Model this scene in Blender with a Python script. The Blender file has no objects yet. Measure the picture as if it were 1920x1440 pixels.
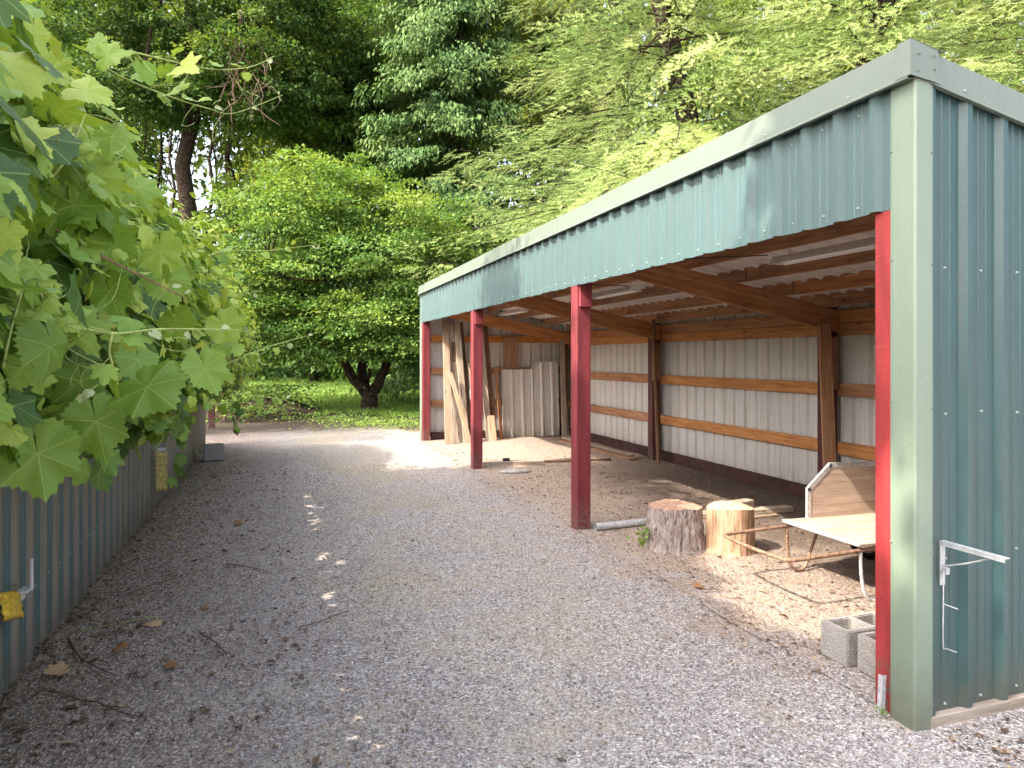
import bpy, bmesh, math, random
import numpy as np
from mathutils import Vector, Matrix
C = bpy.context.scene.collection
SC = bpy.context.scene
rng = np.random.default_rng(7)
random.seed(7)
R = math.radians

# ---------------------------------------------------------------- camera, sky, sun, exposure
CAMZ, YAW, FPX = 1.65, 18.7, 1300.0
cd = bpy.data.cameras.new('camera'); cam = bpy.data.objects.new('camera', cd); C.objects.link(cam)
cam.location = (0, 0, CAMZ); cam.rotation_euler = (R(90), 0, R(-YAW))
cd.sensor_width = 36; cd.lens = FPX/1920*36; cd.shift_y = -50/1920; cd.clip_start = .05; cd.clip_end = 800
SC.camera = cam
SUN = Vector((-.32, -.075, .33)).normalized()          # towards the sun
sd = bpy.data.lights.new('sun', 'SUN'); sun = bpy.data.objects.new('sun', sd); C.objects.link(sun)
sun.rotation_euler = SUN.to_track_quat('Z', 'Y').to_euler()
sd.energy = 2.25; sd.angle = R(.55); sd.color = (1, .90, .74)
w = bpy.data.worlds.new('World'); SC.world = w; w.use_nodes = True
wn = w.node_tree; bg = wn.nodes['Background']
sky = wn.nodes.new('ShaderNodeTexSky'); sky.sky_type = 'NISHITA'; sky.sun_disc = False
sky.sun_elevation = math.asin(SUN.z); sky.sun_rotation = math.atan2(SUN.x, SUN.y)
sky.air_density = 1.0; sky.dust_density = 6.0; sky.ozone_density = .6
hsv = wn.nodes.new('ShaderNodeHueSaturation'); hsv.inputs['Saturation'].default_value = .62
wn.links.new(sky.outputs[0], hsv.inputs['Color']); wn.links.new(hsv.outputs[0], bg.inputs[0]); bg.inputs[1].default_value = .15
SC.view_settings.view_transform = 'Standard'; SC.view_settings.look = 'None'
SC.view_settings.exposure = 2.45; SC.view_settings.gamma = 1
SC.render.engine = 'CYCLES'
cy = SC.cycles
cy.max_bounces = 8; cy.diffuse_bounces = 6; cy.glossy_bounces = 3; cy.transmission_bounces = 5; cy.transparent_max_bounces = 4
cy.use_denoising = True; cy.use_adaptive_sampling = True; cy.adaptive_threshold = .015
cy.caustics_reflective = False; cy.caustics_refractive = False; cy.sample_clamp_indirect = 6
SN, CS = math.sin(R(YAW)), math.cos(R(YAW))

def W(px, py, Z):
    "the point that stands Z metres in front of the lens along this ray of the 1920 px wide photo"
    lat = (px-960)/FPX*Z
    return Vector((Z*SN+lat*CS, Z*CS-lat*SN, CAMZ+(670-py)/FPX*Z))

# ---------------------------------------------------------------- materials
def srgb(r, g, b):
    f = lambda c: (c/255/12.92 if c/255 <= .04045 else ((c/255+.055)/1.055)**2.4)
    return (f(r), f(g), f(b), 1)

class N:
    def __init__(s, name):
        s.m = bpy.data.materials.new(name); s.m.use_nodes = True
        s.t = s.m.node_tree; s.t.nodes.clear()
        s.out = s.t.nodes.new('ShaderNodeOutputMaterial')
    def n(s, typ, ins={}, **props):
        nd = s.t.nodes.new('ShaderNode'+typ)
        for k, v in props.items(): setattr(nd, k, v)
        for k, v in ins.items(): s.set(nd, k, v)
        return nd
    def set(s, nd, k, v):
        i = nd.inputs[k]
        if isinstance(v, bpy.types.NodeSocket): s.t.links.new(v, i)
        elif isinstance(v, bpy.types.Node): s.t.links.new(v.outputs[0], i)
        else: i.default_value = v
    def math(s, op, a, b=0., clamp=False):
        return s.n('Math', {0: a, 1: b}, operation=op, use_clamp=clamp).outputs[0]
    def mix(s, f, a, b, mode='MIX'):
        nd = s.n('MixRGB', {'Fac': f, 'Color1': a, 'Color2': b}, blend_type=mode); return nd.outputs[0]
    def ramp(s, f, stops, interp='LINEAR'):
        nd = s.n('ValToRGB', {0: f}); cr = nd.color_ramp; cr.interpolation = interp
        while len(cr.elements) < len(stops): cr.elements.new(.5)
        for e, (p, c) in zip(cr.elements, stops):
            e.position = p; e.color = c if len(c) == 4 else (*c, 1)
        return nd.outputs[0]
    def step(s, v, a, b):
        return s.n('MapRange', {0: v, 1: a, 2: b, 3: 0., 4: 1.}, interpolation_type='SMOOTHSTEP').outputs[0]
    def noise(s, vec, scale, detail=4., rough=.55, dist=0.):
        return s.n('TexNoise', {'Vector': vec, 'Scale': scale, 'Detail': detail, 'Roughness': rough, 'Distortion': dist}).outputs[0]
    def obj(s): return s.n('TexCoord').outputs['Object']
    def pos(s): return s.n('NewGeometry').outputs['Position']
    def scale(s, vec, sc):
        return s.n('Mapping', {'Vector': vec, 'Scale': sc}).outputs[0]
    def bsdf(s, col, rough=.7, spec=.3, bump=None, bstr=.3, bdist=.01, metal=0., coat=0.):
        p = s.n('BsdfPrincipled', {'Base Color': col, 'Roughness': rough, 'Specular IOR Level': spec, 'Metallic': metal, 'Coat Weight': coat})
        if bump is not None:
            b = s.n('Bump', {'Height': bump, 'Strength': bstr, 'Distance': bdist}); s.t.links.new(b.outputs[0], p.inputs['Normal'])
        return p
    def done(s, sh):
        s.t.links.new(sh.outputs[0] if isinstance(sh, bpy.types.Node) else sh, s.out.inputs[0]); return s.m

def g3(v): return (v, v, v, 1)

def leaf_mat(name, dark, mid, light, trans=.35, rough=.5, spec=.3, veins=False):
    s = N(name)
    a = s.n('Attribute', attribute_name='rnd').outputs['Fac']
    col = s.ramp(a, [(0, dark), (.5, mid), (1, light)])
    bump = None
    if veins:
        uv = s.n('UVMap', uv_map='UVMap').outputs[0]
        xyz = s.n('SeparateXYZ', {0: uv})
        x = s.math('ABSOLUTE', xyz.outputs[0]); y = xyz.outputs[1]
        ang = s.math('ARCTAN2', x, y)
        r = s.math('SQRT', s.math('ADD', s.math('MULTIPLY', x, x), s.math('MULTIPLY', y, y)))
        d = None
        for k in (0., .9, 1.85):
            dk = s.math('ABSOLUTE', s.math('SUBTRACT', ang, k))
            d = dk if d is None else s.math('MINIMUM', d, dk)
        dist = s.math('MULTIPLY', d, r)
        main = s.math('SUBTRACT', 1., s.step(dist, .006, .02))
        side = s.math('SINE', s.math('MULTIPLY', s.math('SUBTRACT', r, s.math('MULTIPLY', d, .6)), 62.))
        side = s.math('MULTIPLY', s.step(side, .8, 1.), .17)
        vein = s.math('MAXIMUM', main, side)
        mott = s.noise(uv, 9., 3.)
        col = s.mix(s.math('MULTIPLY', mott, .35), col, dark)
        col = s.mix(s.math('MULTIPLY', vein, .42), col, srgb(170, 190, 110))
        spot = s.math('MULTIPLY', s.step(s.noise(s.n('VectorMath', {0: uv, 1: s.n('CombineXYZ', {0: s.math('MULTIPLY', a, 40.), 1: s.math('MULTIPLY', a, 23.)}).outputs[0]}, operation='ADD').outputs[0], 3.6, 4., .7), .66, .74), s.step(r, .2, .8))
        col = s.mix(s.math('MULTIPLY', spot, .8), col, srgb(150, 120, 55))
        bump = s.math('ADD', s.math('MULTIPLY', s.noise(uv, 22., 3.), .6), s.math('MULTIPLY', vein, -.5))
    p = s.bsdf(col, rough, spec, bump, .35, .004)
    t = s.n('BsdfTranslucent', {0: s.mix(.75, col, s.mix(1., col, (1.35, 1.25, .45, 1), 'MULTIPLY'))})
    if trans:
        return s.done(s.n('MixShader', {0: trans, 1: p.outputs[0], 2: t.outputs[0]}))
    return s.done(p)

def wood_mat(name, a, b, c, grain=1., rough=.75, knots=True, spec=.2):
    s = N(name)
    oi = s.n('ObjectInfo').outputs['Random']
    o = s.obj()
    off = s.n('CombineXYZ', {0: s.math('MULTIPLY', oi, 17.), 1: s.math('MULTIPLY', oi, 9.), 2: s.math('MULTIPLY', oi, 5.)})
    v = s.n('VectorMath', {0: o, 1: off.outputs[0]}, operation='ADD').outputs[0]
    v1 = s.scale(v, (1.3, 16., 16.)); v2 = s.scale(v, (5., 90., 90.)); v3 = s.scale(v, (.8, 3., 3.))
    n1 = s.noise(v1, 1.6*grain, 4., .6, .6); n2 = s.noise(v2, 1.2, 3.); n3 = s.noise(v3, 1.4, 3.)
    col = s.ramp(n1, [(.3, a), (.52, b), (.72, c)])
    col = s.mix(s.math('MULTIPLY', s.step(n2, .5, .75), .45), col, tuple(x*.45 for x in a[:3])+(1,))
    col = s.mix(s.math('MULTIPLY', s.step(n3, .45, .75), .35), col, tuple(x*.55 for x in b[:3])+(1,))
    hs = s.n('HueSaturation', {'Color': col, 'Value': s.math('ADD', .78, s.math('MULTIPLY', oi, .44)), 'Saturation': s.math('ADD', .85, s.math('MULTIPLY', oi, .25))})
    col = hs.outputs[0]
    if knots:
        vo = s.n('TexVoronoi', {'Vector': s.scale(v, (1.6, 5., 5.)), 'Scale': 1.4}).outputs['Distance']
        k = s.math('SUBTRACT', 1., s.step(vo, .05, .13))
        col = s.mix(s.math('MULTIPLY', k, .8), col, tuple(x*.3 for x in a[:3])+(1,))
    p = s.bsdf(col, rough, spec, s.math('ADD', n2, s.math('MULTIPLY', n1, .6)), .35, .004)
    return s.done(p)

def metal_paint(name, col, rough=.38, dirt=.25, dirtcol=(.10, .085, .06, 1), spec=.5, spots=False):
    s = N(name); pz = s.pos()
    n1 = s.noise(pz, 1.3, 4.); n2 = s.noise(s.scale(pz, (30., 30., 1.2)), 1., 3.); n3 = s.noise(pz, 55., 2.)
    c = s.mix(s.math('MULTIPLY', s.step(n1, .35, .75), .22), col, tuple(min(1, x*1.35+.01) for x in col[:3])+(1,))
    c = s.mix(s.math('MULTIPLY', s.step(n2, .48, .8), dirt), c, dirtcol)
    c = s.mix(s.math('MULTIPLY', s.step(n3, .66, .74), .35), c, tuple(min(1, x*1.7+.03) for x in col[:3])+(1,))
    if spots:
        vo = s.n('TexVoronoi', {'Vector': pz, 'Scale': 14.}); d = vo.outputs['Distance']
        m = s.math('MULTIPLY', s.math('SUBTRACT', 1., s.step(d, .08, .16)), s.step(s.noise(pz, 2.2, 3.), .5, .62))
        c = s.mix(s.math('MULTIPLY', m, .85), c, (.05, .04, .03, 1))
    zz = s.n('SeparateXYZ', {0: pz}).outputs[2]
    c = s.mix(s.math('MULTIPLY', s.step(s.math('ADD', zz, s.math('MULTIPLY', s.noise(pz, 9., 4.), .35)), .52, .12), .6), c, dirtcol)
    r = s.math('ADD', rough, s.math('MULTIPLY', s.math('SUBTRACT', n2, .5), .35))
    wob = s.noise(s.scale(pz, (2., 2., .7)), 2.2, 2.)
    return s.done(s.bsdf(c, r, spec, s.math('ADD', wob, s.math('MULTIPLY', n3, .02)), .10, .03))

def paint_wood(name, col, rough=.6):
    s = N(name); o = s.obj()
    n1 = s.noise(s.scale(o, (1., 6., 6.)), 2., 4.); n2 = s.noise(s.scale(o, (60., 8., 8.)), 1.5, 4.); n3 = s.noise(o, 26., 3.)
    lo = s.step(s.n('SeparateXYZ', {0: s.pos()}).outputs[2], .35, .0)
    c = s.mix(s.step(n1, .3, .75), tuple(x*.72 for x in col[:3])+(1,), tuple(min(1, x*1.2) for x in col[:3])+(1,))
    c = s.mix(s.math('MULTIPLY', s.step(n3, .63, .72), .5), c, tuple(x*.4 for x in col[:3])+(1,))
    c = s.mix(s.math('MULTIPLY', s.step(n2, .62, .8), .25), c, srgb(190, 120, 115))
    c = s.mix(s.math('MULTIPLY', lo, s.step(n3, .42, .6)), c, (.13, .10, .08, 1))
    return s.done(s.bsdf(c, rough, .35, s.math('ADD', n2, n3), .3, .004))

def simple(name, col, rough=.6, metal=0., scale=30., var=.3, bump=.2, spec=.4):
    s = N(name); o = s.pos()
    n1 = s.noise(o, scale, 4.)
    c = s.mix(s.step(n1, .3, .7), tuple(x*(1-var) for x in col[:3])+(1,), tuple(min(1, x*(1+var)) for x in col[:3])+(1,))
    return s.done(s.bsdf(c, rough, spec, n1, bump, .004, metal))

def ground_mat(name, kind):
    s = N(name); p = s.pos(); xyz = s.n('SeparateXYZ', {0: p}); X, Y = xyz.outputs[0], xyz.outputs[1]
    big = s.noise(p, .55, 5., .6); mid = s.noise(p, 2.6, 5., .65); fine = s.noise(p, 24., 4., .7)
    wob = s.math('MULTIPLY', s.math('SUBTRACT', mid, .5), 2.2)
    Xw = s.math('ADD', X, wob)
    # gravel
    vo = s.n('TexVoronoi', {'Vector': p, 'Scale': 105.}); vs = s.n('SeparateXYZ', {0: vo.outputs['Color']})
    vb = s.n('TexVoronoi', {'Vector': p, 'Scale': 48.}); vbs = s.n('SeparateXYZ', {0: vb.outputs['Color']})
    stone = s.ramp(vs.outputs[0], [(0, (.09, .082, .085)), (.35, (.235, .215, .22)), (.7, (.40, .37, .372)), (.93, (.55, .52, .505)), (1, (.74, .71, .67))])
    stone = s.mix(s.math('MULTIPLY', s.step(vs.outputs[1], .68, .76), .6), stone, (.33, .255, .20, 1))
    bigst = s.ramp(vbs.outputs[0], [(0, (.09, .085, .09)), (.6, (.26, .245, .25)), (1, (.47, .45, .43))])
    stone = s.mix(s.math('MULTIPLY', s.step(vbs.outputs[1], .8, .84), .75), stone, bigst)
    # soil and litter
    chip = s.n('TexVoronoi', {'Vector': s.scale(p, (105., 62., 70.)), 'Scale': 1.}); ch = s.n('SeparateXYZ', {0: chip.outputs['Color']})
    soil = s.ramp(ch.outputs[0], [(0, (.10, .076, .065)), (.45, (.245, .188, .158)), (.8, (.39, .31, .262)), (1, (.56, .46, .39))])
    dust = s.ramp(ch.outputs[1], [(0, (.12, .088, .07)), (.5, (.27, .205, .165)), (1, (.50, .41, .335))])
    straw = s.ramp(ch.outputs[2], [(0, (.17, .14, .10)), (.5, (.34, .29, .215)), (1, (.52, .46, .35))])
    col = stone
    # pale dry grass and moss drift down the middle and in patches
    strip = s.math('MULTIPLY', s.math('SUBTRACT', 1., s.step(s.math('ABSOLUTE', s.math('SUBTRACT', Xw, 1.1)), .2, 1.2)), s.step(big, .38, .62))
    col = s.mix(s.math('MULTIPLY', strip, .85), col, straw)
    col = s.mix(s.math('MULTIPLY', s.step(mid, .50, .70), .6), col, straw)
    # litter by the fence, dusty ground by the shed
    lf = s.math('SUBTRACT', 1., s.step(Xw, -.9, .65))
    col = s.mix(s.math('MULTIPLY', lf, s.math('ADD', .72, s.math('MULTIPLY', fine, .4)), True), col, soil)
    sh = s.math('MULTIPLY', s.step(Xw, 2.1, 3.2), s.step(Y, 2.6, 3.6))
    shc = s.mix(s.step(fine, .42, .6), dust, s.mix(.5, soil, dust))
    deepshade = s.math('MULTIPLY', s.step(Xw, 3.3, 4.9), s.step(Y, 10.5, 8.))
    shc = s.mix(s.math('MULTIPLY', deepshade, .92), shc, (.075, .052, .042, 1))  # shade at the back of the near bays, painted into the floor colour
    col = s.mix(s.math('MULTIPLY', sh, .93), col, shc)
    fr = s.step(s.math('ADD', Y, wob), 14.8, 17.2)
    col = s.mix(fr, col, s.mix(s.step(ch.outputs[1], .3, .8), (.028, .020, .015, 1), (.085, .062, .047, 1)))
    if kind == 'soil':
        green = s.mix(s.step(mid, .4, .6), (.05, .085, .025, 1), (.035, .03, .02, 1))
        col = s.mix(s.step(Y, 18., 26.), col, green)
    bump = s.math('ADD', s.math('MULTIPLY', vo.outputs['Distance'], -.8), s.math('ADD', s.math('MULTIPLY', fine, .7), s.math('MULTIPLY', mid, 1.2)))
    return s.done(s.bsdf(col, .9, .2, bump, .8, .012))

M = {}
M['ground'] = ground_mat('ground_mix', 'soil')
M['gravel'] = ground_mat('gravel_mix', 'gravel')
def lawn_mat():
    s = N('lawn_grass'); p = s.pos(); a = s.noise(p, 1.1, 5.); b = s.noise(p, 20., 4.)
    c = s.ramp(b, [(.25, (.05, .10, .02)), (.5, (.11, .19, .04)), (.75, (.19, .28, .07))])
    c = s.mix(s.math('MULTIPLY', s.step(a, .55, .75), .7), c, (.13, .10, .06, 1))
    return s.done(s.bsdf(c, .9, .1, b, .8, .03))
M['lawn'] = lawn_mat()
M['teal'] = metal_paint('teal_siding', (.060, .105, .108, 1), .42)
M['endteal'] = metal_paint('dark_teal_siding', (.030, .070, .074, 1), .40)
M['sage'] = metal_paint('sage_trim', (.165, .215, .165, 1), .42, .12)
M['fascia'] = metal_paint('grey_green_fascia', (.125, .152, .126, 1), .42, .10)
M['fencerib'] = metal_paint('brown_fence_ribs', (.22, .20, .165, 1), .5, .4, (.10, .08, .06, 1), .4, True)  # brown colour for the rib faces only, between teal pans
M['white'] = metal_paint('white_siding', (.54, .52, .50, 1), .55, .45, (.30, .22, .16, 1), .3, True)
M['whiteroof'] = metal_paint('white_roof_underside', (.66, .63, .62, 1), .55, .35, (.35, .25, .2, 1), .3)
M['fencemetal'] = metal_paint('weathered_teal_fence', (.075, .135, .14, 1), .42, .35, (.13, .105, .075, 1), .4, True)
M['girt'] = wood_mat('orange_girt_wood', (.28, .115, .045, 1), (.43, .20, .085, 1), (.54, .29, .13, 1))
M['rafter'] = wood_mat('brown_rafter_wood', (.235, .105, .054, 1), (.36, .18, .093, 1), (.46, .255, .145, 1))
M['board'] = wood_mat('weathered_board', (.19, .145, .11, 1), (.32, .26, .21, 1), (.45, .385, .325, 1))
M['tan'] = wood_mat('tan_board', (.27, .175, .115, 1), (.38, .27, .19, 1), (.48, .365, .275, 1))
M['darkboard'] = wood_mat('dark_brown_board', (.08, .045, .028, 1), (.14, .08, .05, 1), (.21, .13, .085, 1))
M['ply'] = wood_mat('plywood', (.29, .21, .165, 1), (.39, .30, .245, 1), (.47, .38, .32, 1), .8)
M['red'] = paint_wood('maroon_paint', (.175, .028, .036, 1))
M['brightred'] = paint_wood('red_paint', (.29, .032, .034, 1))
M['skirt'] = simple('dark_skirt_paint', (.05, .02, .018, 1), .8, 0., 6., .35, .2)
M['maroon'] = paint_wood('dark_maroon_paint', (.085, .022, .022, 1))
M['galv'] = simple('galvanised_steel', (.6, .6, .64, 1), .35, .45, 40., .2, .1)
M['rust'] = simple('rusty_pipe', (.26, .16, .11, 1), .6, .35, 45., .45, .25)
M['alu'] = simple('aluminium_edge', (.55, .56, .58, 1), .45, .6, 40., .2, .1)
M['screw'] = simple('screw_head', (.42, .47, .47, 1), .35, .5, 10., .1, 0.)
M['whitepaint'] = simple('white_enamel', (.72, .70, .70, 1), .4, 0., 8., .06, .03)
M['zinc'] = simple('dull_zinc', (.42, .44, .46, 1), .45, .4, 30., .15, .1)
M['tube'] = simple('unlit_white_tube', (.8, .8, .8, 1), .3, 0., 8., .04, 0.)
M['block'] = simple('concrete_block', (.33, .31, .295, 1), .95, 0., 130., .35, .8, .15)
M['stone'] = simple('grey_stone', (.3, .29, .28, 1), .9, 0., 20., .3, .5, .15)
M['yellow'] = simple('yellow_plastic', (.60, .40, .035, 1), .5, 0., 60., .35, .25)
M['paleyellow'] = simple('faded_yellow_plastic', (.48, .38, .13, 1), .55, 0., 40., .4, .25)
M['black'] = simple('black_plastic', (.02, .02, .02, 1), .5, 0., 20., .2, 0.)
M['cable'] = simple('dark_cable', (.04, .03, .03, 1), .6, 0., 20., .2, 0.)

def bark_mat(name, a, b, sc=1., stretch=.22):
    s = N(name); p = s.pos()
    v = s.scale(p, (9.*sc, 9.*sc, 9.*sc*stretch))
    n1 = s.noise(v, 2.2, 6., .7, .5); vo = s.n('TexVoronoi', {'Vector': v, 'Scale': 2.4}, feature='DISTANCE_TO_EDGE').outputs[0]
    cr = s.step(vo, 0., .18)
    c = s.mix(n1, a, b); c = s.mix(cr, tuple(x*.3 for x in a[:3])+(1,), c)
    return s.done(s.bsdf(c, .9, .1, s.math('ADD', cr, n1), .9, .03))
M['bark'] = bark_mat('dark_bark', (.035, .024, .017, 1), (.10, .072, .052, 1), 1.)
def stumpbark_mat():
    s = N('grey_stump_bark'); p = s.pos()
    n1 = s.noise(s.scale(p, (42., 42., 9.)), 1., 5., .65, 1.2); n2 = s.noise(p, 16., 4.); n3 = s.noise(p, 90., 3.)
    c = s.ramp(n1, [(.34, (.065, .046, .04)), (.43, (.27, .215, .20)), (.56, (.43, .37, .35)), (.75, (.54, .49, .47))])
    c = s.mix(s.math('MULTIPLY', s.step(n2, .5, .66), .45), c, (.24, .14, .10, 1))
    return s.done(s.bsdf(c, .92, .1, s.math('ADD', n1, s.math('MULTIPLY', n3, .25)), 1., .03))
M['stumpbark'] = stumpbark_mat()
def bare_mat():
    s = N('bare_stump_wood'); p = s.pos()
    n1 = s.noise(s.scale(p, (55., 55., 3.)), 1., 5., .7); n2 = s.noise(p, 7., 3.)
    c = s.ramp(n1, [(.36, (.09, .045, .025)), (.44, (.34, .20, .12)), (.58, (.41, .28, .20)), (.72, (.48, .36, .27))])
    c = s.mix(s.math('MULTIPLY', s.step(n2, .5, .7), .4), c, (.40, .22, .14, 1))
    return s.done(s.bsdf(c, .85, .15, n1, .8, .012))
M['bare'] = bare_mat()
def endgrain(name, a, b):
    s = N(name); o = s.obj(); x = s.n('SeparateXYZ', {0: o})
    r = s.math('SQRT', s.math('ADD', s.math('POWER', x.outputs[0], 2.), s.math('POWER', x.outputs[1], 2.)))
    n1 = s.noise(o, 7., 4.); n2 = s.noise(o, 60., 3.)
    ring = s.math('SINE', s.math('MULTIPLY', s.math('ADD', r, s.math('MULTIPLY', n1, .05)), 520.))
    c = s.mix(s.math('MULTIPLY', s.math('ADD', ring, 1.), .3), b, a)
    c = s.mix(s.step(n2, .5, .7), c, tuple(t*.6 for t in a[:3])+(1,)); c = s.mix(s.math('MULTIPLY', s.step(n1, .5, .68), .5), c, tuple(t*.5 for t in b[:3])+(1,))
    return s.done(s.bsdf(c, .9, .1, s.math('ADD', n2, n1), .6, .01))
M['endgrain'] = endgrain('brown_end_grain', (.27, .165, .12, 1), (.40, .265, .20, 1))
M['endpale'] = endgrain('pale_end_grain', (.38, .275, .18, 1), (.49, .38, .27, 1))
M['vineleaf'] = leaf_mat('grape_leaf', (.05, .115, .020, 1), (.215, .36, .045, 1), (.47, .57, .095, 1), .32, .42, .35, True)
M['vinetip'] = leaf_mat('pale_young_leaf', (.22, .30, .10, 1), (.30, .37, .15, 1), (.40, .45, .24, 1), .3)
M['vinestem'] = simple('green_vine_stem', (.30, .36, .10, 1), .55, 0., 30., .3, .1)
M['vinewood'] = simple('brown_vine_cane', (.20, .12, .07, 1), .8, 0., 40., .4, .4)
M['maple'] = leaf_mat('maple_leaf', (.05, .115, .028, 1), (.10, .19, .04, 1), (.22, .29, .065, 1), .35, .6, .2)
M['broad'] = leaf_mat('dark_broadleaf', (.030, .07, .018, 1), (.06, .12, .028, 1), (.14, .19, .045, 1), .35, .6, .2)
M['olive'] = leaf_mat('yellow_green_broadleaf', (.06, .10, .02, 1), (.12, .17, .035, 1), (.24, .27, .06, 1), .35, .6, .2)
M['cedar'] = leaf_mat('cedar_spray', (.034, .078, .022, 1), (.07, .135, .038, 1), (.15, .215, .066, 1), .22, .7, .2)
M['fir'] = leaf_mat('fir_needles', (.032, .066, .018, 1), (.125, .20, .05, 1), (.34, .41, .165, 1), .3, .65, .2)
M['firdark'] = leaf_mat('dark_fir_needles', (.04, .065, .02, 1), (.08, .12, .035, 1), (.17, .19, .06, 1), .25, .65, .2)
M['deadleaf'] = leaf_mat('dry_leaf', (.16, .07, .03, 1), (.34, .18, .09, 1), (.52, .36, .22, 1), .15, .8, .1)
M['litter'] = leaf_mat('leaf_litter', (.04, .026, .02, 1), (.14, .09, .063, 1), (.42, .31, .21, 1), 0, .9, .1)
M['pebble'] = leaf_mat('pebble', (.11, .10, .105, 1), (.31, .285, .29, 1), (.60, .565, .54, 1), 0, .85, .2)
M['grass'] = leaf_mat('grass_blade', (.06, .12, .02, 1), (.13, .22, .04, 1), (.25, .34, .09, 1), .3, .6, .2)
M['twig'] = simple('twig_bark', (.12, .075, .05, 1), .9, 0., 60., .4, .3)

# ---------------------------------------------------------------- helpers
def tag(o, label=None, cat=None, group=None, kind=None):
    if label: o['label'] = label
    if cat: o['category'] = cat
    if group: o['group'] = group
    if kind: o['kind'] = kind
    return o
def thing(name, label, cat, loc=(0, 0, 0), rz=0., group=None):
    o = bpy.data.objects.new(name, None); C.objects.link(o); o.empty_display_size = .1
    o.location = loc; o.rotation_euler = (0, 0, rz)
    return tag(o, label, cat, group)
def link(name, me, parent=None, mats=(), mw=None, smooth=False):
    "one mesh object; mw places it in the world, whatever its parent"
    o = bpy.data.objects.new(name, me); C.objects.link(o)
    for m in (mats if isinstance(mats, (list, tuple)) else [mats]):
        me.materials.append(m)
    mw = mw or Matrix.Identity(4)
    if parent:
        chain = Matrix.Identity(4); p = parent
        stack = []
        while p: stack.append(p); p = p.parent
        for q in reversed(stack):
            chain = chain @ q.matrix_parent_inverse @ q.matrix_basis
        o.parent = parent; o.matrix_parent_inverse = chain.inverted()
    o.matrix_basis = mw
    if smooth:
        me.polygons.foreach_set('use_smooth', [True]*len(me.polygons))
    return o
def np_mesh(name, V, F, rnd=None, uv=None, mi=None):
    "V (n,3); F (m,k) or a list of such arrays"
    Fs = F if isinstance(F, list) else [F]
    me = bpy.data.meshes.new(name)
    V = np.ascontiguousarray(V, dtype=np.float32)
    loops = np.concatenate([f.ravel() for f in Fs]).astype(np.int32)
    tot = np.concatenate([np.full(len(f), f.shape[1], dtype=np.int32) for f in Fs])
    start = np.concatenate([[0], np.cumsum(tot)[:-1]]).astype(np.int32)
    me.vertices.add(len(V)); me.vertices.foreach_set('co', V.ravel())
    me.loops.add(len(loops)); me.loops.foreach_set('vertex_index', loops)
    me.polygons.add(len(tot)); me.polygons.foreach_set('loop_start', start)
    try: me.polygons.foreach_set('loop_total', tot)
    except Exception: pass
    if mi is not None: me.polygons.foreach_set('material_index', np.asarray(mi, dtype=np.int32))
    me.update(calc_edges=True)
    if rnd is not None:
        a = me.attributes.new('rnd', 'FLOAT', 'POINT'); a.data.foreach_set('value', np.ascontiguousarray(rnd, dtype=np.float32))
    if uv is not None:
        u = me.uv_layers.new(name='UVMap'); u.data.foreach_set('uv', np.ascontiguousarray(uv[loops], dtype=np.float32).ravel())
    me.validate()
    return me
def bm_mesh(name, bm):
    me = bpy.data.meshes.new(name); bm.normal_update(); bm.to_mesh(me); bm.free(); return me
def frame(p0, p1, up=(0, 0, 1)):
    "x along p0>p1, z as near to up as it can be; origin halfway"
    p0, p1 = Vector(p0), Vector(p1); x = (p1-p0).normalized(); u = Vector(up)
    y = u.cross(x)
    if y.length < 1e-4: y = Vector((0, 1, 0)).cross(x)
    y.normalize(); z = x.cross(y)
    m = Matrix((x, y, z)).transposed().to_4x4(); m.translation = (p0+p1)/2
    return m, (p1-p0).length
def box_bm(sx, sy, sz, bev=.004, bm=None, at=(0, 0, 0)):
    bm2 = bmesh.new(); bmesh.ops.create_cube(bm2, size=1)
    for v in bm2.verts: v.co = Vector((v.co.x*sx, v.co.y*sy, v.co.z*sz))
    if bev: bmesh.ops.bevel(bm2, geom=bm2.edges[:], offset=bev, segments=1, affect='EDGES', profile=.5)
    for v in bm2.verts: v.co += Vector(at)
    if bm is None: return bm2
    me = bpy.data.meshes.new('t'); bm2.to_mesh(me); bm2.free(); bm.from_mesh(me); bpy.data.meshes.remove(me); return bm
def board(name, p0, p1, wid, thk, mat, parent=None, up=(0, 0, 1), bev=.004, warp=0.):
    "a plank from p0 to p1: thk measured across (local y), wid measured along up (local z)"
    m, L = frame(p0, p1, up)
    bm = box_bm(L, thk, wid, bev)
    if warp:
        bmesh.ops.subdivide_edges(bm, edges=[e for e in bm.edges if abs(e.verts[0].co.x-e.verts[1].co.x) > L*.5], cuts=7)
        for v in bm.verts:
            t = v.co.x/L*2; v.co.y += warp*(1-t*t); v.co.z += warp*.4*math.sin(t*2.2)
    return link(name, bm_mesh(name, bm), parent, mat, m)
def tube_np(pts, rad, k=8, cap=True):
    P = np.array([tuple(p) for p in pts], float); n = len(P)
    rad = np.full(n, rad) if np.isscalar(rad) else np.asarray(rad, float)
    T = np.gradient(P, axis=0); T /= np.linalg.norm(T, axis=1)[:, None]+1e-9
    ref = np.array([0, 0, 1.]) if abs(T[0, 2]) < .9 else np.array([1., 0, 0])
    A = np.zeros_like(P); a = np.cross(T[0], ref); a /= np.linalg.norm(a)
    for i in range(n):
        a = a-T[i]*a.dot(T[i]); a /= np.linalg.norm(a)+1e-9; A[i] = a
    B = np.cross(T, A); th = np.arange(k)*2*np.pi/k
    V = P[:, None]+rad[:, None, None]*(A[:, None]*np.cos(th)[None, :, None]+B[:, None]*np.sin(th)[None, :, None])
    V = V.reshape(-1, 3); i = np.arange(n-1)[:, None]*k; j = np.arange(k)[None]
    F = np.stack([i+j, i+(j+1) % k, i+k+(j+1) % k, i+k+j], -1).reshape(-1, 4)
    return V, F
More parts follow.
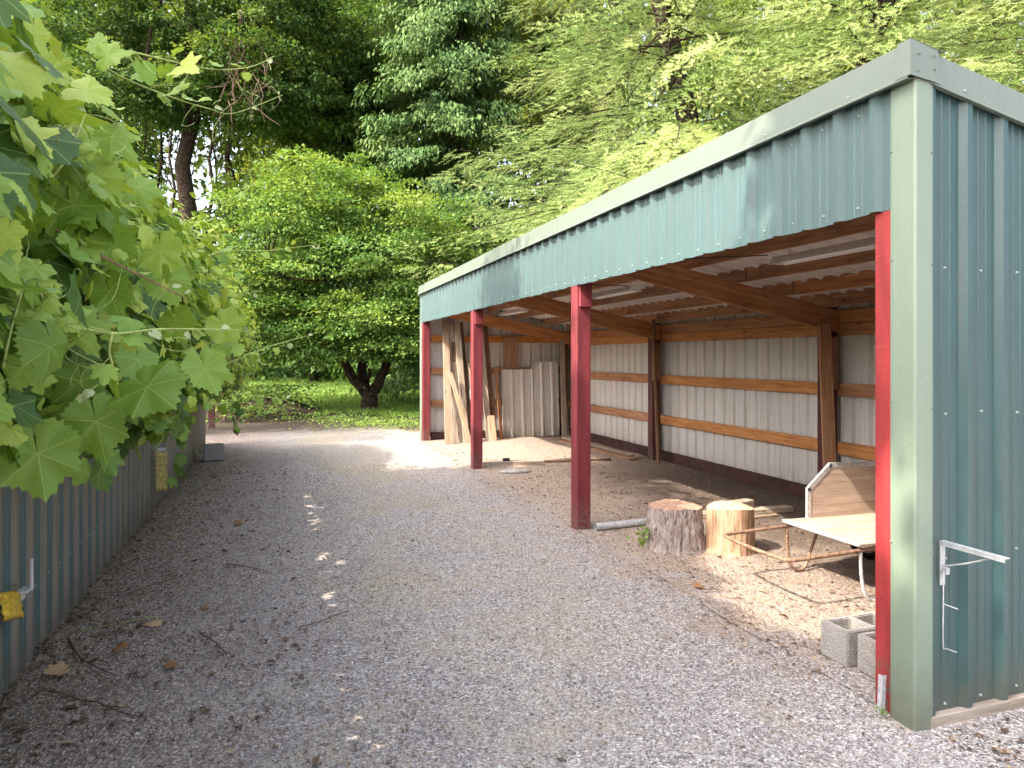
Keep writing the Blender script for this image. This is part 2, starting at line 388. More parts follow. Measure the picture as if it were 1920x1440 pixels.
def tubes_mesh(name, list_):
    Vs, Fs, o = [], [], 0
    for pts, rad, k in list_:
        V, F = tube_np(pts, rad, k); Vs.append(V); Fs.append(F+o); o += len(V)
    me = np_mesh(name, np.concatenate(Vs), np.concatenate(Fs))
    me.polygons.foreach_set('use_smooth', [True]*len(me.polygons)); return me
def smooth_path(pts, n=6):
    P = [Vector(p) for p in pts]; out = []
    for i in range(len(P)-1):
        a = P[max(0, i-1)]; b = P[i]; c = P[i+1]; d = P[min(len(P)-1, i+2)]
        for t in np.linspace(0, 1, n, endpoint=False):
            out.append(.5*((2*b)+(c-a)*t+(2*a-5*b+4*c-d)*t*t+(3*b-a-3*c+d)*t**3))
    return out+[P[-1]]
def unit(v): return v/(np.linalg.norm(v, axis=-1, keepdims=True)+1e-9)
def leaf_cloud(P, D, Nn, size, rnd, wid=.62, fold=.12):
    "small pointed leaves: at P, pointing along D, facing Nn"
    n = len(P); D = unit(D); S = unit(np.cross(D, Nn)); U = np.cross(S, D)
    s = (size if not np.isscalar(size) else np.full(n, size))[:, None]
    V = np.stack([P, P+D*s*.45+S*s*wid*.5+U*s*fold, P+D*s, P+D*s*.45-S*s*wid*.5+U*s*fold], 1).reshape(-1, 3)
    F = np.arange(n*4).reshape(-1, 4)
    return V, F, np.repeat(rnd, 4)
def rand_dir(n):
    return unit(rng.normal(size=(n, 3)))
def fbm(P, seed=0, f=1., o=4):
    "cheap smooth pseudo-noise, about -1..1"
    r = np.random.default_rng(seed); v = np.zeros(len(P)); a = 1.
    for _ in range(o):
        for _ in range(3):
            k = r.normal(size=3)*f; v += a*np.sin(P@k+r.uniform(0, 6.28))/2.2
        f *= 2.03; a *= .55
    return v

# ---------------------------------------------------------------- the ground
def terrain(x, y):
    t = np.clip((y-17.)/30., 0, 1); t = t*t*(3-2*t)
    z = 1.15*t
    far = np.clip((y-48)/60., 0, 1); z = z+far*3
    return z+.0*x
def lane_bumps(x, y):
    P = np.stack([x, y, 0*x], -1).reshape(-1, 3)
    return (.014*fbm(P, 3, 1.4, 5)).reshape(x.shape)
def sheet(name, xs, ys, mat, dz=0., fn=None, keep=None):
    X, Y = np.meshgrid(xs, ys, indexing='ij')
    Z = terrain(X, Y)+dz
    if fn is not None: Z = Z+fn(X, Y)
    V = np.stack([X, Y, Z], -1).reshape(-1, 3); nx, ny = len(xs), len(ys)
    i = np.arange(nx-1)[:, None]*ny; j = np.arange(ny-1)[None]
    F = np.stack([i+j, i+ny+j, i+ny+j+1, i+j+1], -1).reshape(-1, 4)
    if keep is not None:
        c = V[F].mean(1); F = F[keep(c)]
    o = link(name, np_mesh(name, V, F), None, mat, smooth=True); o['kind'] = 'structure'
    return o
sheet('ground', np.concatenate([np.linspace(-250, -20, 14), np.linspace(-18, 30, 40), np.linspace(35, 250, 14)]),
      np.concatenate([np.linspace(-200, -10, 10), np.linspace(-8, 70, 60), np.linspace(75, 400, 16)]), M['ground'], -.045)
def edge_noise(c, s): return fbm(c, s, .9, 4)*.22
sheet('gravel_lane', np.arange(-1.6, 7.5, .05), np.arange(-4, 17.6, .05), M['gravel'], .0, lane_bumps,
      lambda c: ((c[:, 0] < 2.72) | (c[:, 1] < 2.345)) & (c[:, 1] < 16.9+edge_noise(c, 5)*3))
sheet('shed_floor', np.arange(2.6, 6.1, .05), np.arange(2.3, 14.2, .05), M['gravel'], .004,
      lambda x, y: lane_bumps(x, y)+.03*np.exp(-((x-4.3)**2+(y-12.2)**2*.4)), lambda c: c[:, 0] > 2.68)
sheet('lawn', np.arange(-14, 26, .35), np.arange(17.2, 60, .35), M['lawn'], -.01, None,
      lambda c: c[:, 1] > 18.4+edge_noise(c, 8)*4+1.2*np.exp(-((c[:, 0]-1)/2.2)**2)+.8)

# scatter: real pebbles, bark chips and leaf bits
def pebbles(n):
    Y = 1.2+9.5*rng.random(n)**1.7; X = rng.uniform(-1.1, 2.75, n)
    keepm = rng.random(n) < np.clip((X+1.05)/1.5, .04, 1); X, Y = X[keepm], Y[keepm]; n = len(X)
    s = (.0032+.006*rng.random(n)**3)
    big = rng.random(n) < .012; s[big] *= 1.9
    base = np.array([[1, 0, 0], [0, 1, 0], [-1, 0, 0], [0, -1, 0], [0, 0, .75], [0, 0, -.75]], float)
    F0 = np.array([[0, 1, 4], [1, 2, 4], [2, 3, 4], [3, 0, 4], [1, 0, 5], [2, 1, 5], [3, 2, 5], [0, 3, 5]])
    V = base[None]*(.65+.7*rng.random((n, 6, 1)))*s[:, None, None]
    V[:, :, 0] *= (.8+.7*rng.random(n))[:, None]
    a = rng.uniform(0, 6.28, n); ca, sa = np.cos(a)[:, None], np.sin(a)[:, None]
    x, y = V[:, :, 0]*ca-V[:, :, 1]*sa, V[:, :, 0]*sa+V[:, :, 1]*ca
    z = lane_bumps(X, Y)+s*.2
    V = np.stack([x+X[:, None], y+Y[:, None], V[:, :, 2]+z[:, None]], -1).reshape(-1, 3)
    F = (F0[None]+6*np.arange(n)[:, None, None]).reshape(-1, 3)
    o = link('gravel_stones', np_mesh('gravel_stones', V, F, np.repeat(np.clip(rng.normal(.5, .26, n), 0, 1), 6)), None, M['pebble'])
    tag(o, 'loose grey gravel stones scattered over the lane', 'gravel', kind='stuff')
pebbles(64000)
def litter():
    parts = []
    def area(n, fx, fy, s0, s1, lo=.18):
        X, Y = fx(n), fy(n); P = np.stack([X, Y, lane_bumps(X, Y)+.006+.004*rng.random(n)], -1)
        D = rand_dir(n); D[:, 2] *= .18; Nn = unit(np.stack([rng.normal(0, .35, n), rng.normal(0, .35, n), np.ones(n)], -1))
        parts.append(leaf_cloud(P, D, Nn, s0+(s1-s0)*rng.random(n)**2.5, np.clip(lo+(1-lo)*rng.beta(1.3, 2.2, n), 0, 1), .5, .15))
    area(24000, lambda n: -1.26+2.0*rng.random(n)**1.8, lambda n: 1.2+12.5*rng.random(n)**1.3, .007, .03, .34)
    area(700, lambda n: -1.26+1.4*rng.random(n)**1.5, lambda n: 1.4+10*rng.random(n)**1.2, .03, .075)
    area(13000, lambda n: rng.uniform(2.5, 5.7, n), lambda n: 2.9+10.6*rng.random(n)**1.3, .008, .04, .38)
    area(500, lambda n: rng.uniform(2.6, 5.7, n), lambda n: 2.9+10.6*rng.random(n)**1.3, .03, .08, .4)
    area(2500, lambda n: rng.uniform(-.3, 2.6, n), lambda n: 1.3+9*rng.random(n)**1.3, .006, .03)
    area(1500, lambda n: rng.uniform(2.75, 4.2, n), lambda n: rng.uniform(1.2, 2.32, n), .01, .05)
    o_ = 0; Vs, Fs, Rs = [], [], []
    for V, F, r in parts: Vs.append(V); Fs.append(F+o_); Rs.append(r); o_ += len(V)
    o = link('leaf_litter', np_mesh('leaf_litter', np.concatenate(Vs), np.concatenate(Fs), np.concatenate(Rs)), None, M['litter'])
    tag(o, 'brown leaf litter and bark crumbs along the fence and shed floor', 'leaf litter', kind='stuff')
litter()
def grass():
    n = 90000; Y = 18.2+22*rng.random(n)**1.6; X = rng.uniform(-6, 9, n)
    c = np.stack([X, Y, 0*X], -1); k = (Y > 19.0+edge_noise(c, 8)*4+1.2*np.exp(-((X-1)/2.2)**2)) & (fbm(c, 21, .8, 3) > -.9)
    X, Y = X[k], Y[k]; n = len(X); P = np.stack([X, Y, terrain(X, Y)-.012], -1)
    D = unit(np.stack([rng.normal(0, .45, n), rng.normal(0, .45, n), np.ones(n)], -1)); Nn = rand_dir(n)
    V, F, r = leaf_cloud(P, D, Nn, .05+.09*rng.random(n), np.clip(rng.normal(.5, .25, n), 0, 1), .16, .03)
    o = link('grass', np_mesh('grass', V, F, r), None, M['grass'])
    tag(o, 'short green lawn grass beyond the end of the gravel', 'grass', kind='stuff')
grass()

# ---------------------------------------------------------------- corrugated sheets
def corr_profile(L, pitch=.2286, h=.024, phase=0.):
    prof = [(0, 0), (.022, h), (.052, h), (.074, 0), (.118, 0), (.122, .004), (.128, .004), (.132, 0), (.168, 0), (.172, .004), (.178, .004), (.182, 0)]
    pts = []
    k = -1
    while k*pitch-phase < L:
        for u, v in prof:
            t = k*pitch-phase+u
            if 0 <= t <= L: pts.append((t, v))
        k += 1
    if pts[0][0] > 1e-4: pts.insert(0, (0., pts[0][1] if pts[0][1] == 0 else 0.))
    if pts[-1][0] < L-1e-4: pts.append((L, 0.))
    return pts
def corr_sheet(name, o, u, v, nrm, L, H, parent, mat_out, mat_in=None, screws=None, Hfn=None, phase=0., h=.03, waves=0., ribmat=None):
    "ribs run along v, stand out along nrm; screws = list of heights"
    o, u, v, nrm = (Vector(t) for t in (o, u, v, nrm))
    bm = bmesh.new(); pr = corr_profile(L, h=h, phase=phase); lay = []
    for d in ((0,) if mat_in is None else (0, -.003)):
        prev = None
        for t, hh in pr:
            top = (Hfn(t) if Hfn else H)
            b0 = waves*math.sin(t*9.)*.5
            a = bm.verts.new(o+u*t+nrm*(hh+d)+v*b0); b = bm.verts.new(o+u*t+nrm*(hh+d)+v*top)
            if prev:
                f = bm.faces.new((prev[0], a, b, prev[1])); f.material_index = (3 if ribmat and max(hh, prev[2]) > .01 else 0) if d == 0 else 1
            prev = (a, b, hh)
    if screws:
        k = 0
        while .2286*k-phase < L:
            t = .2286*k-phase+.145
            if .03 < t < L-.02:
                for z in screws:
                    if Hfn and z > Hfn(t)-.02: continue
                    c = o+u*(t+random.uniform(-.006, .006))+v*(z+random.uniform(-.008, .008))
                    r = bmesh.ops.create_cone(bm, cap_ends=True, segments=6, radius1=.0075, radius2=.004, depth=.008,
                        matrix=Matrix.Translation(c+nrm*.004) @ nrm.to_track_quat('Z', 'Y').to_matrix().to_4x4())
                    for vv in r['verts']:
                        for f in vv.link_faces: f.material_index = 2
            k += 1
    mats = [mat_out, mat_in or mat_out, M['screw'], ribmat or mat_out]
    return link(name, bm_mesh(name, bm), parent, mats)

# ---------------------------------------------------------------- the shed
XF, XB, Y0, Y1 = 2.69, 5.86, 2.373, 13.62        # front and back faces, near and far ends
SL = .20                                        # roof fall per metre of depth
def roof_z(x): return 3.0-(x-XF)*SL
shed = thing('pole_shed', 'long open-fronted teal metal shed with red posts beside the gravel lane', 'shed', (XF, Y0, 0))
PY = [2.44, 6.06, 9.76, 13.44]; PW = .145
for i, y in enumerate(PY):
    top = 2.62
    x0 = 2.705
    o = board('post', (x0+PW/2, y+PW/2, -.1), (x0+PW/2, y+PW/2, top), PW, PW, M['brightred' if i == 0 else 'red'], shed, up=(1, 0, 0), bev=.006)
    if i == 0: o['label'] = 'bright red painted corner post'
    if i in (1, 2):
        board('cleat', (x0+PW/2+.008, y-.018, 2.13), (x0+PW/2+.008, y-.018, 2.60), PW-.02, .034, M['red'], shed, up=(1, 0, 0))
    if i:                                                        # back posts with their cleats
        yb = y-.02
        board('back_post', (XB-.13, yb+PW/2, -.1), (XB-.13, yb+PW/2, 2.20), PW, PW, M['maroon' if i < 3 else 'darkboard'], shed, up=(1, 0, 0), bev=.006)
        if i < 3:
            board('cleat', (XB-.145, yb-.022, 1.30 if i == 1 else 1.28), (XB-.145, yb-.022, 1.87), .13, .038, M['rafter'], shed, up=(1, 0, 0))
    # rafters lie on the near side of the posts
    yr = y-.024 if i else y+.18
    if i == 3: yr = y-.03
    dz = -.215
    board('rafter', (XF+.07, yr, roof_z(XF+.07)+dz-.125), (XB-.04, yr, roof_z(XB-.04)+dz-.125), .235, .04, M['rafter'] if i < 3 else M['girt'], shed)
for x in (2.80, 3.42, 4.02, 4.62, 5.22, 5.74):                   # purlins under the roof sheet
    for a, b in ((PY[0], PY[1]), (PY[1], PY[2]), (PY[2], PY[3])):
        z = roof_z(x)-.105
        board('purlin', (x, a-.02, z), (x, b-.06 if b > 13 else b-.045, z), .14, .038, M['rafter'], shed, bev=.003)
# header behind the valance
board('header', (2.74, Y0+.1, 2.60), (2.74, Y1-.1, 2.60), .235, .04, M['rafter'], shed)
# girts of the back wall, far end and (inside) near end
for z, wd in ((2.095, .135), (1.955, .135), (1.30, .14), (.66, .14)):
    for a, b in ((Y0+.06, PY[1]-.02), (PY[1]+.12, PY[2]-.02), (PY[2]+.12, Y1-.06)):
        if z > 1.9: a, b = (a, b)
        board('girt', (XB-.045, a, z), (XB-.045, b, z), wd, .038, M['girt'], shed)
for z in (2.02, 1.38, .73):
    board('girt', (XF+.2, Y1-.05, z), (XB-.07, Y1-.05, z), .14, .038, M['girt'], shed)
for z in (2.06, 1.39, .735):
    board('girt', (XF+.2, Y0+.05, z), (XB-.07, Y0+.05, z), .14, .038, M['girt'], shed)
board('skirt_board', (XB-.05, Y0+.05, .05), (XB-.05, Y1-.1, .05), .24, .04, M['skirt'], shed)
board('skirt_board', (XF+.2, Y1-.05, .05), (XB-.07, Y1-.05, .05), .22, .04, M['skirt'], shed)
board('skirt_board', (XF+.06, Y0-.006, -.035), (XB, Y0-.006, -.035), .13, .04, M['board'], shed)
# siding
corr_sheet('back_siding', (XB, Y0+.02, .05), (0, 1, 0), (0, 0, 1), (1, 0, 0), Y1-Y0-.04, 2.2, shed, M['teal'], M['white'], waves=0)
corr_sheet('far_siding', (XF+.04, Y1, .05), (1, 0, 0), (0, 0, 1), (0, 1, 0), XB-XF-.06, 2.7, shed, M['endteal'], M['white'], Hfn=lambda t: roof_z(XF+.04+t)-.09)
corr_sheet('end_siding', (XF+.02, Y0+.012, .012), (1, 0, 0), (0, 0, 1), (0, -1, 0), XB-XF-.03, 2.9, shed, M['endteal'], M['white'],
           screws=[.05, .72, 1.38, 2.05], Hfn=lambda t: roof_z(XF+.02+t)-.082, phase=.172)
corr_sheet('valance_siding', (XF+.013, Y0+.05, 2.335), (0, 1, 0), (0, 0, 1), (-1, 0, 0), Y1-Y0-.06, .585, shed, M['teal'], None,
           screws=[.05, .50], phase=.118, waves=.006)
# roof sheet
ang = math.atan(SL); sl = math.hypot(XB+.12-XF, (XB+.12-XF)*SL)
corr_sheet('roof_sheet', (XF-.01, Y0+.015, roof_z(XF-.01)-.03), (0, 1, 0), (math.cos(ang), 0, -math.sin(ang)), (-math.sin(ang), 0, -math.cos(ang)),
           Y1-Y0-.03, sl, shed, M['whiteroof'], M['whiteroof'])
# fascia: folded trim with a drip lip, built from a profile swept along an edge
def swept(name, prof, p0, p1, out, up, mat, parent, thick=.002, shear=0.):
    "prof = (outward, upward) points"
    p0, p1, out, up = Vector(p0), Vector(p1), Vector(out), Vector(up); bm = bmesh.new(); rows = []
    n = max(2, int((p1-p0).length/.6))
    for i in range(n+1):
        t = i/n; c = p0.lerp(p1, t); jit = .0015*math.sin(i*2.1)
        rows.append([bm.verts.new(c+out*(a+jit)+up*b) for a, b in prof])
    for r0, r1 in zip(rows, rows[1:]):
        for a in range(len(prof)-1): bm.faces.new((r0[a], r1[a], r1[a+1], r0[a+1]))
    bmesh.ops.recalc_face_normals(bm, faces=bm.faces)
    me = bm_mesh(name, bm); o = link(name, me, parent, mat)
    md = o.modifiers.new('thickness', 'SOLIDIFY'); md.thickness = thick; md.offset = 0
    return o
fp = [(-.16, .030), (.008, .062), (.022, .054), (.036, -.095), (.050, -.108), (.050, -.113), (.02, -.112)]
seamY = 7.72
swept('fascia_trim', fp, (XF, Y0-.03, 3.0), (XF, seamY, 3.0), (-1, 0, 0), (0, 0, 1), M['fascia'], shed)
swept('fascia_trim', [(a+.003, b+.002) for a, b in fp], (XF, seamY-.04, 3.0), (XF, Y1+.03, 3.0), (-1, 0, 0), (0, 0, 1), M['fascia'], shed)
ep = [(-.14, .058), (.0, .061), (.010, .053), (.022, -.085), (.034, -.098), (.034, -.103), (.01, -.102)]
swept('rake_trim', ep, (XF-.012, Y0, 3.0), (XB+.1, Y0, 3.0-(XB+.112-XF)*SL), (0, -1, 0), (0, 0, 1), M['fascia'], shed)
swept('rake_trim', ep, (XF-.012, Y1, 3.0), (XB+.1, Y1, 3.0-(XB+.112-XF)*SL), (0, 1, 0), (0, 0, 1), M['fascia'], shed)
bm = bmesh.new()                                                 # folded corner patch on the near corner
cz = 3.0
q = [(XF-.018, Y0-.037), (XF+.16, Y0-.037)]
va = [bm.verts.new((XF-.034, Y0-.030, cz+.064)), bm.verts.new((XF+.135, Y0-.027, cz+.035)), bm.verts.new((XF+.135, Y0-.041, cz-.122)), bm.verts.new((XF-.05, Y0-.045, cz-.104))]
bm.faces.new(va)
vb = bm.verts.new((XF-.032, Y0+.04, cz+.066)); vc = bm.verts.new((XF-.05, Y0+.04, cz-.1))
bm.faces.new((va[0], va[3], vc, vb))
for (x, z) in ((XF+.01, .0), (XF+.10, .0), (XF+.10, -.06), (XF+.0, -.08)):
    bmesh.ops.create_cone(bm, cap_ends=True, segments=6, radius1=.006, radius2=.004, depth=.008, matrix=Matrix.Translation((x, Y0-.042, cz+z)) @ Matrix.Rotation(R(90), 4, 'X'))
link('corner_patch', bm_mesh('corner_patch', bm), shed, M['fascia'])
# screws of the fascia
def screw(c, rot, parent):
    bm = bmesh.new(); bmesh.ops.create_cone(bm, cap_ends=True, segments=6, radius1=.0075, radius2=.004, depth=.01)
    link('screw', bm_mesh('screw', bm), parent, M['screw'], Matrix.Translation(c) @ rot)
for k in range(19): screw((XF-.036, Y0+.32+k*.61, 3.0-.075), Matrix.Rotation(R(-90), 4, 'Y'), shed)
for k in range(5): screw((XF+.30+k*.6, Y0-.023, 3.0-(.30+k*.6)*SL-.065), Matrix.Rotation(R(90), 4, 'X'), shed)
# corner trims, an L with small hems
cp = [(.155, -.004), (.150, -.012), (.135, -.006), (.004, -.006), (.0, -.0)]
def corner_trim(ysgn, ybase):
    bm = bmesh.new(); x0, y0 = XF-.006, ybase
    prof = [(x0+.012, y0+ysgn*.139), (x0+.004, y0+ysgn*.135), (x0+.001, y0+ysgn*.118), (x0, y0+ysgn*.010), (x0+.008, y0), (x0+.092, y0-.001*ysgn), (x0+.094, y0+ysgn*.005), (x0+.112, y0+ysgn*.007), (x0+.115, y0+ysgn*.016)]
    rows = []
    for z in (-.02, .7, 1.4, 2.1, 2.93):
        rows.append([bm.verts.new((x+.0012*math.sin(z*5+x*9), y, z)) for x, y in prof])
    for r0, r1 in zip(rows, rows[1:]):
        for a in range(len(prof)-1): bm.faces.new((r0[a], r0[a+1], r1[a+1], r1[a]))
    for z in (.12, .8, 1.45, 2.1, 2.6):
        for c, rot in (((x0-.0, y0+ysgn*.127, z), Matrix.Rotation(R(-90), 4, 'Y')), ((x0+.103, y0+ysgn*.004, z-.03), Matrix.Rotation(R(90), 4, 'X'))):
            bmesh.ops.create_cone(bm, cap_ends=True, segments=6, radius1=.007, radius2=.004, depth=.01, matrix=Matrix.Translation(c) @ rot)
    link('corner_trim', bm_mesh('corner_trim', bm), shed, M['sage'])
corner_trim(1, Y0-.03); corner_trim(-1, Y1+.03)
# plywood patch nailed on the far wall
board('plywood_patch', (4.55, Y1-.085, 1.36), (4.55, Y1-.085, 2.06), .33, .018, M['rafter'], shed, up=(1, 0, 0))

# ---------------------------------------------------------------- things in and about the shed
def shop_light(y0, y1, label):
    t = thing('shop_light', label, 'light fixture', (4.1, (y0+y1)/2, 2.5), group='shop lights under the shed roof')
    prof = [(-.085, 0.), (-.05, .065), (.05, .065), (.085, 0.), (.08, 0.), (.045, .058), (-.045, .058), (-.08, 0.)]
    bm = bmesh.new(); a = [bm.verts.new((4.1+x, y0, 2.45+z)) for x, z in prof]; b = [bm.verts.new((4.1+x, y1, 2.45+z)) for x, z in prof]
    for i in range(8): bm.faces.new((a[i], a[(i+1) % 8], b[(i+1) % 8], b[i]))
    bm.faces.new(a[:4][::-1]); bm.faces.new(b[:4])
    link('housing', bm_mesh('housing', bm), t, M['whitepaint'])
    for dx in (-.03, .03):
        link('tube', tubes_mesh('tube', [([(4.1+dx, y0+.03, 2.475), (4.1+dx, y1-.03, 2.475)], .013, 8)]), t, M['tube'])
    for yy in (y0+.15, y1-.15): link('hanger', tubes_mesh('hanger', [([(4.1, yy, 2.5), (4.1, yy, 2.68)], .004, 5)]), t, M['galv'])
shop_light(3.72, 4.95, 'white fluorescent trough light nearest the bright red corner post')
shop_light(7.45, 8.67, 'white trough light just right of the tallest-looking middle red post top')
shop_light(11.45, 12.67, 'farthest white trough light under the roof by the far end wall')
o = link('cable', tubes_mesh('cable', [(smooth_path([(4.0, 4.95, 2.53), (3.2, 5.4, 2.50), (3.0, 6.2, 2.44), (3.1, 6.9, 2.45), (4.0, 7.45, 2.51)]), .006, 6)]), None, M['cable'])
tag(o, 'dark power cable slung between the shop lights under the roof', 'cable')

def stump(name, label, x, y, r0, r1, h, bark, endm, seed, ridge):
    t = thing(name, label, 'stump', (x, y, 0), group='wood stumps by the cart')
    k, nz = 64, 14; th = np.arange(k)*2*np.pi/k; rows = []
    r = np.random.default_rng(seed); ph = r.uniform(0, 6.28, 10)
    for i in range(nz):
        z = i/(nz-1); rad = r0+(r1-r0)*min(1, z*1.3)**.7
        rr = rad*(1+.03*np.sin(3*th+ph[0])+.035*np.sin(2*th+ph[1])+.02*np.sin(5*th+ph[2]+z))
        rr += ridge*np.abs(np.sin(11*th+ph[3]+.8*np.sin(z*5)))+ridge*.6*np.sin(23*th+ph[4]+1.3*np.sin(z*7))+.25*ridge*r.normal(size=k)
        if z < .12: rr = rr+.02*(1+np.sin(5*th+ph[5]))*(1-z/.12)
        rows.append(np.stack([rr*np.cos(th), rr*np.sin(th), np.full(k, -.03+z*(h+.03))+(.01*np.sin(2*th+ph[6])+.006*r.normal(size=k)*(ridge > .006) if i == nz-1 else 0)], -1))
    V = np.concatenate(rows); i = np.arange(nz-1)[:, None]*k; j = np.arange(k)[None]
    F = np.stack([i+j, i+(j+1) % k, i+k+(j+1) % k, i+k+j], -1).reshape(-1, 4)
    mw = Matrix.Translation((x, y, 0))
    link('bark', np_mesh('bark', V, F), t, bark, mw, smooth=True)
    tp = [rows[-1]]
    for f in (.93, .7, .4, .12):
        q = rows[-1]*np.array([f, f, 1]); q[:, 2] = h+.01*np.sin(2*th+ph[6])*f+.006*(1 if f < .93 else .5)+.004*r.normal(size=k)
        tp.append(q)
    V = np.concatenate(tp); i = np.arange(4)[:, None]*k
    F = np.stack([i+j, i+(j+1) % k, i+k+(j+1) % k, i+k+j], -1).reshape(-1, 4)
    cap = np.arange(4*k, 5*k)[None]
    link('cut_face', np_mesh('cut_face', V, [F, cap]), t, endm, mw)
    return t
stump('bark_stump', 'wide stump with rough grey bark just right of the middle red post', 3.31, 5.30, .262, .215, .35, M['stumpbark'], M['endgrain'], 4, .011)
stump('bare_stump', 'narrower barkless pale wood stump between the bark stump and the cart', 3.67, 5.02, .192, .185, .375, M['bare'], M['endpale'], 9, .006)

# garden cart: plywood box, aluminium edges, looped handle and legs
def cart():
    t = thing('garden_cart', 'two-wheeled plywood garden cart with looped rusty handle, parked behind bright red post', 'cart', (4.2, 4.0, 0))
    ya, yb = 3.63, 4.38
    zf = lambda x: .385-.012*(x-3.7)
    board('floor_panel', (3.68, (ya+yb)/2, zf(3.68)+.012), (4.95, (ya+yb)/2, zf(4.95)+.012), .015, yb-ya, M['ply'], t, bev=.002)
    board('front_panel', (4.92, ya+.02, .60), (4.92, yb-.02, .60), .42, .015, M['ply'], t)
    edges = []
    for y, s in ((yb, -1), (ya, 1)):
        P = [(3.90, .405), (3.90, .63), (4.12, .815), (4.98, .80), (4.98, .39)]
        bm = bmesh.new()
        a = [bm.verts.new((x, y, z)) for x, z in P]; b = [bm.verts.new((x, y+s*.014, z)) for x, z in P]
        bm.faces.new(a); bm.faces.new(b[::-1])
        for i in range(5): bm.faces.new((a[i], b[i], b[(i+1) % 5], a[(i+1) % 5]))
        bmesh.ops.recalc_face_normals(bm, faces=bm.faces)
        mid = Matrix.Translation((4.4, y, .6)); 
        for v in bm.verts: v.co -= Vector((4.4, y, .6))
        sp = link('side_panel', bm_mesh('side_panel', bm), t, M['ply'], mid)
        bm = bmesh.new()
        for (p, q) in zip(P[:3], P[1:4]):
            d = Vector((q[0]-p[0], 0, q[1]-p[1])); L = d.length; d.normalize(); c = Vector(((p[0]+q[0])/2, y+s*.007, (p[1]+q[1])/2))
            inn = Vector((-d.z, 0, d.x)); inn = inn if inn.dot(Vector((4.5, 0, .5))-c) > 0 else -inn
            mm = Matrix((d, Vector((0, 1, 0)), inn)).transposed().to_4x4(); mm.translation = c+inn*.016
            b2 = box_bm(L+.012, .022, .042, .003); b2.transform(mm); me = bpy.data.meshes.new('t'); b2.to_mesh(me); b2.free(); bm.from_mesh(me); bpy.data.meshes.remove(me)
        link('edge_trim', bm_mesh('edge_trim', bm), sp, M['alu'])
    b = board('floor_edge', (3.674, ya, zf(3.68)+.010), (3.674, yb, zf(3.68)+.010), .024, .012, M['alu'], t)
    rim = [(4.9, yb-.02, .365), (3.9, yb-.02, .36), (3.35, yb-.02, .345), (3.16, yb-.03, .34), (3.11, yb-.09, .338), (3.095, (ya+yb)/2, .336), (3.11, ya+.09, .338), (3.16, ya+.03, .34), (3.35, ya+.02, .345), (3.9, ya+.02, .36), (4.9, ya+.02, .365)]
    link('handle', tubes_mesh('handle', [(smooth_path(rim, 5), .0135, 10)]), t, M['rust'])
    for y in (yb-.02, ya+.02):
        p = smooth_path([(3.70, y, .36), (3.705, y, .22), (3.73, y, .075), (3.79, y, .012), (3.87, y, .03), (3.93, y, .16), (4.02, y, .36)], 6)
        link('leg', tubes_mesh('leg', [(p, .012, 8)]), t, M['rust'] if y > 4 else M['galv'])
    for y, s in ((yb+.07, 1), (ya-.07, -1)):
        m = Matrix.Translation((4.62, y, .255)) @ Matrix.Rotation(R(90), 4, 'X')
        th = np.linspace(0, 2*np.pi, 41); ring = [(.232*math.cos(a), .232*math.sin(a), 0) for a in th]
        me = tubes_mesh('tyre', [(ring, .022, 10)]); wh = link('wheel', tubes_mesh('wheel', [([(.20*math.cos(a), .20*math.sin(a), 0) for a in th], .008, 6)]
              + [([(.02*math.cos(a), .02*math.sin(a), .02*(-1)**k), (.2*math.cos(a), .2*math.sin(a), 0)], .002, 4) for k, a in enumerate(np.linspace(0, 6.28, 18))]
              + [([(0, 0, -.05), (0, 0, .05)], .02, 10)]), t, M['galv'], m)
        link('tyre', me, wh, M['black'], m)
    link('axle', tubes_mesh('axle', [([(4.62, ya-.1, .255), (4.62, yb+.1, .255)], .009, 8)]), t, M['galv'])
cart()

def cinder(x0, y0, z0, label, rz=0., group='concrete blocks by the red corner post', solid=False, dims=(.39, .19, .19)):
    L, Wd, H = dims; bm = bmesh.new()
    xs = [-L/2, -L/2+.032, -.016, .016, L/2-.032, L/2]; ys = [-Wd/2, -Wd/2+.032, Wd/2-.032, Wd/2]
    top, bot = {}, {}
    for i, x in enumerate(xs):
        for j, y in enumerate(ys):
            top[i, j] = bm.verts.new((x, y, H)); bot[i, j] = bm.verts.new((x, y, 0))
    hole = lambda i, j: (i in (1, 3) and j == 1) and not solid
    for i in range(5):
        for j in range(3):
            if hole(i, j):
                for a, b in (((i, j), (i+1, j)), ((i+1, j), (i+1, j+1)), ((i+1, j+1), (i, j+1)), ((i, j+1), (i, j))):
                    bm.faces.new((top[a], top[b], bot[b], bot[a]))
            else:
                bm.faces.new((top[i, j], top[i+1, j], top[i+1, j+1], top[i, j+1])); bm.faces.new((bot[i, j], bot[i, j+1], bot[i+1, j+1], bot[i+1, j]))
    for i in range(5):
        for j in (0, 3): bm.faces.new((top[i, j], top[i+1, j], bot[i+1, j], bot[i, j]))
    for j in range(3):
        for i in (0, 5): bm.faces.new((top[i, j], top[i, j+1], bot[i, j+1], bot[i, j]))
    bmesh.ops.recalc_face_normals(bm, faces=bm.faces)
    bmesh.ops.bevel(bm, geom=[e for e in bm.edges if len(e.link_faces) == 2 and e.calc_face_angle(0) > .5], offset=.006, segments=2, affect='EDGES')
    o = link('concrete_block', bm_mesh('concrete_block', bm), None, M['block'], Matrix.Translation((x0, y0, z0)) @ Matrix.Rotation(rz, 4, 'Z'))
    return tag(o, label, 'concrete block', group)
cinder(3.055, 3.01, .003, 'hollow concrete block, farther of the two lying by the bright red post', R(1.5))
cinder(3.09, 2.785, .003, 'hollow concrete block, nearer of the two, half hidden by the bright red post', R(-1))
cinder(-.97, 12.15, .0, 'lone grey concrete block on the gravel at the far end of the metal fence', R(8), None, True, (.30, .24, .25))

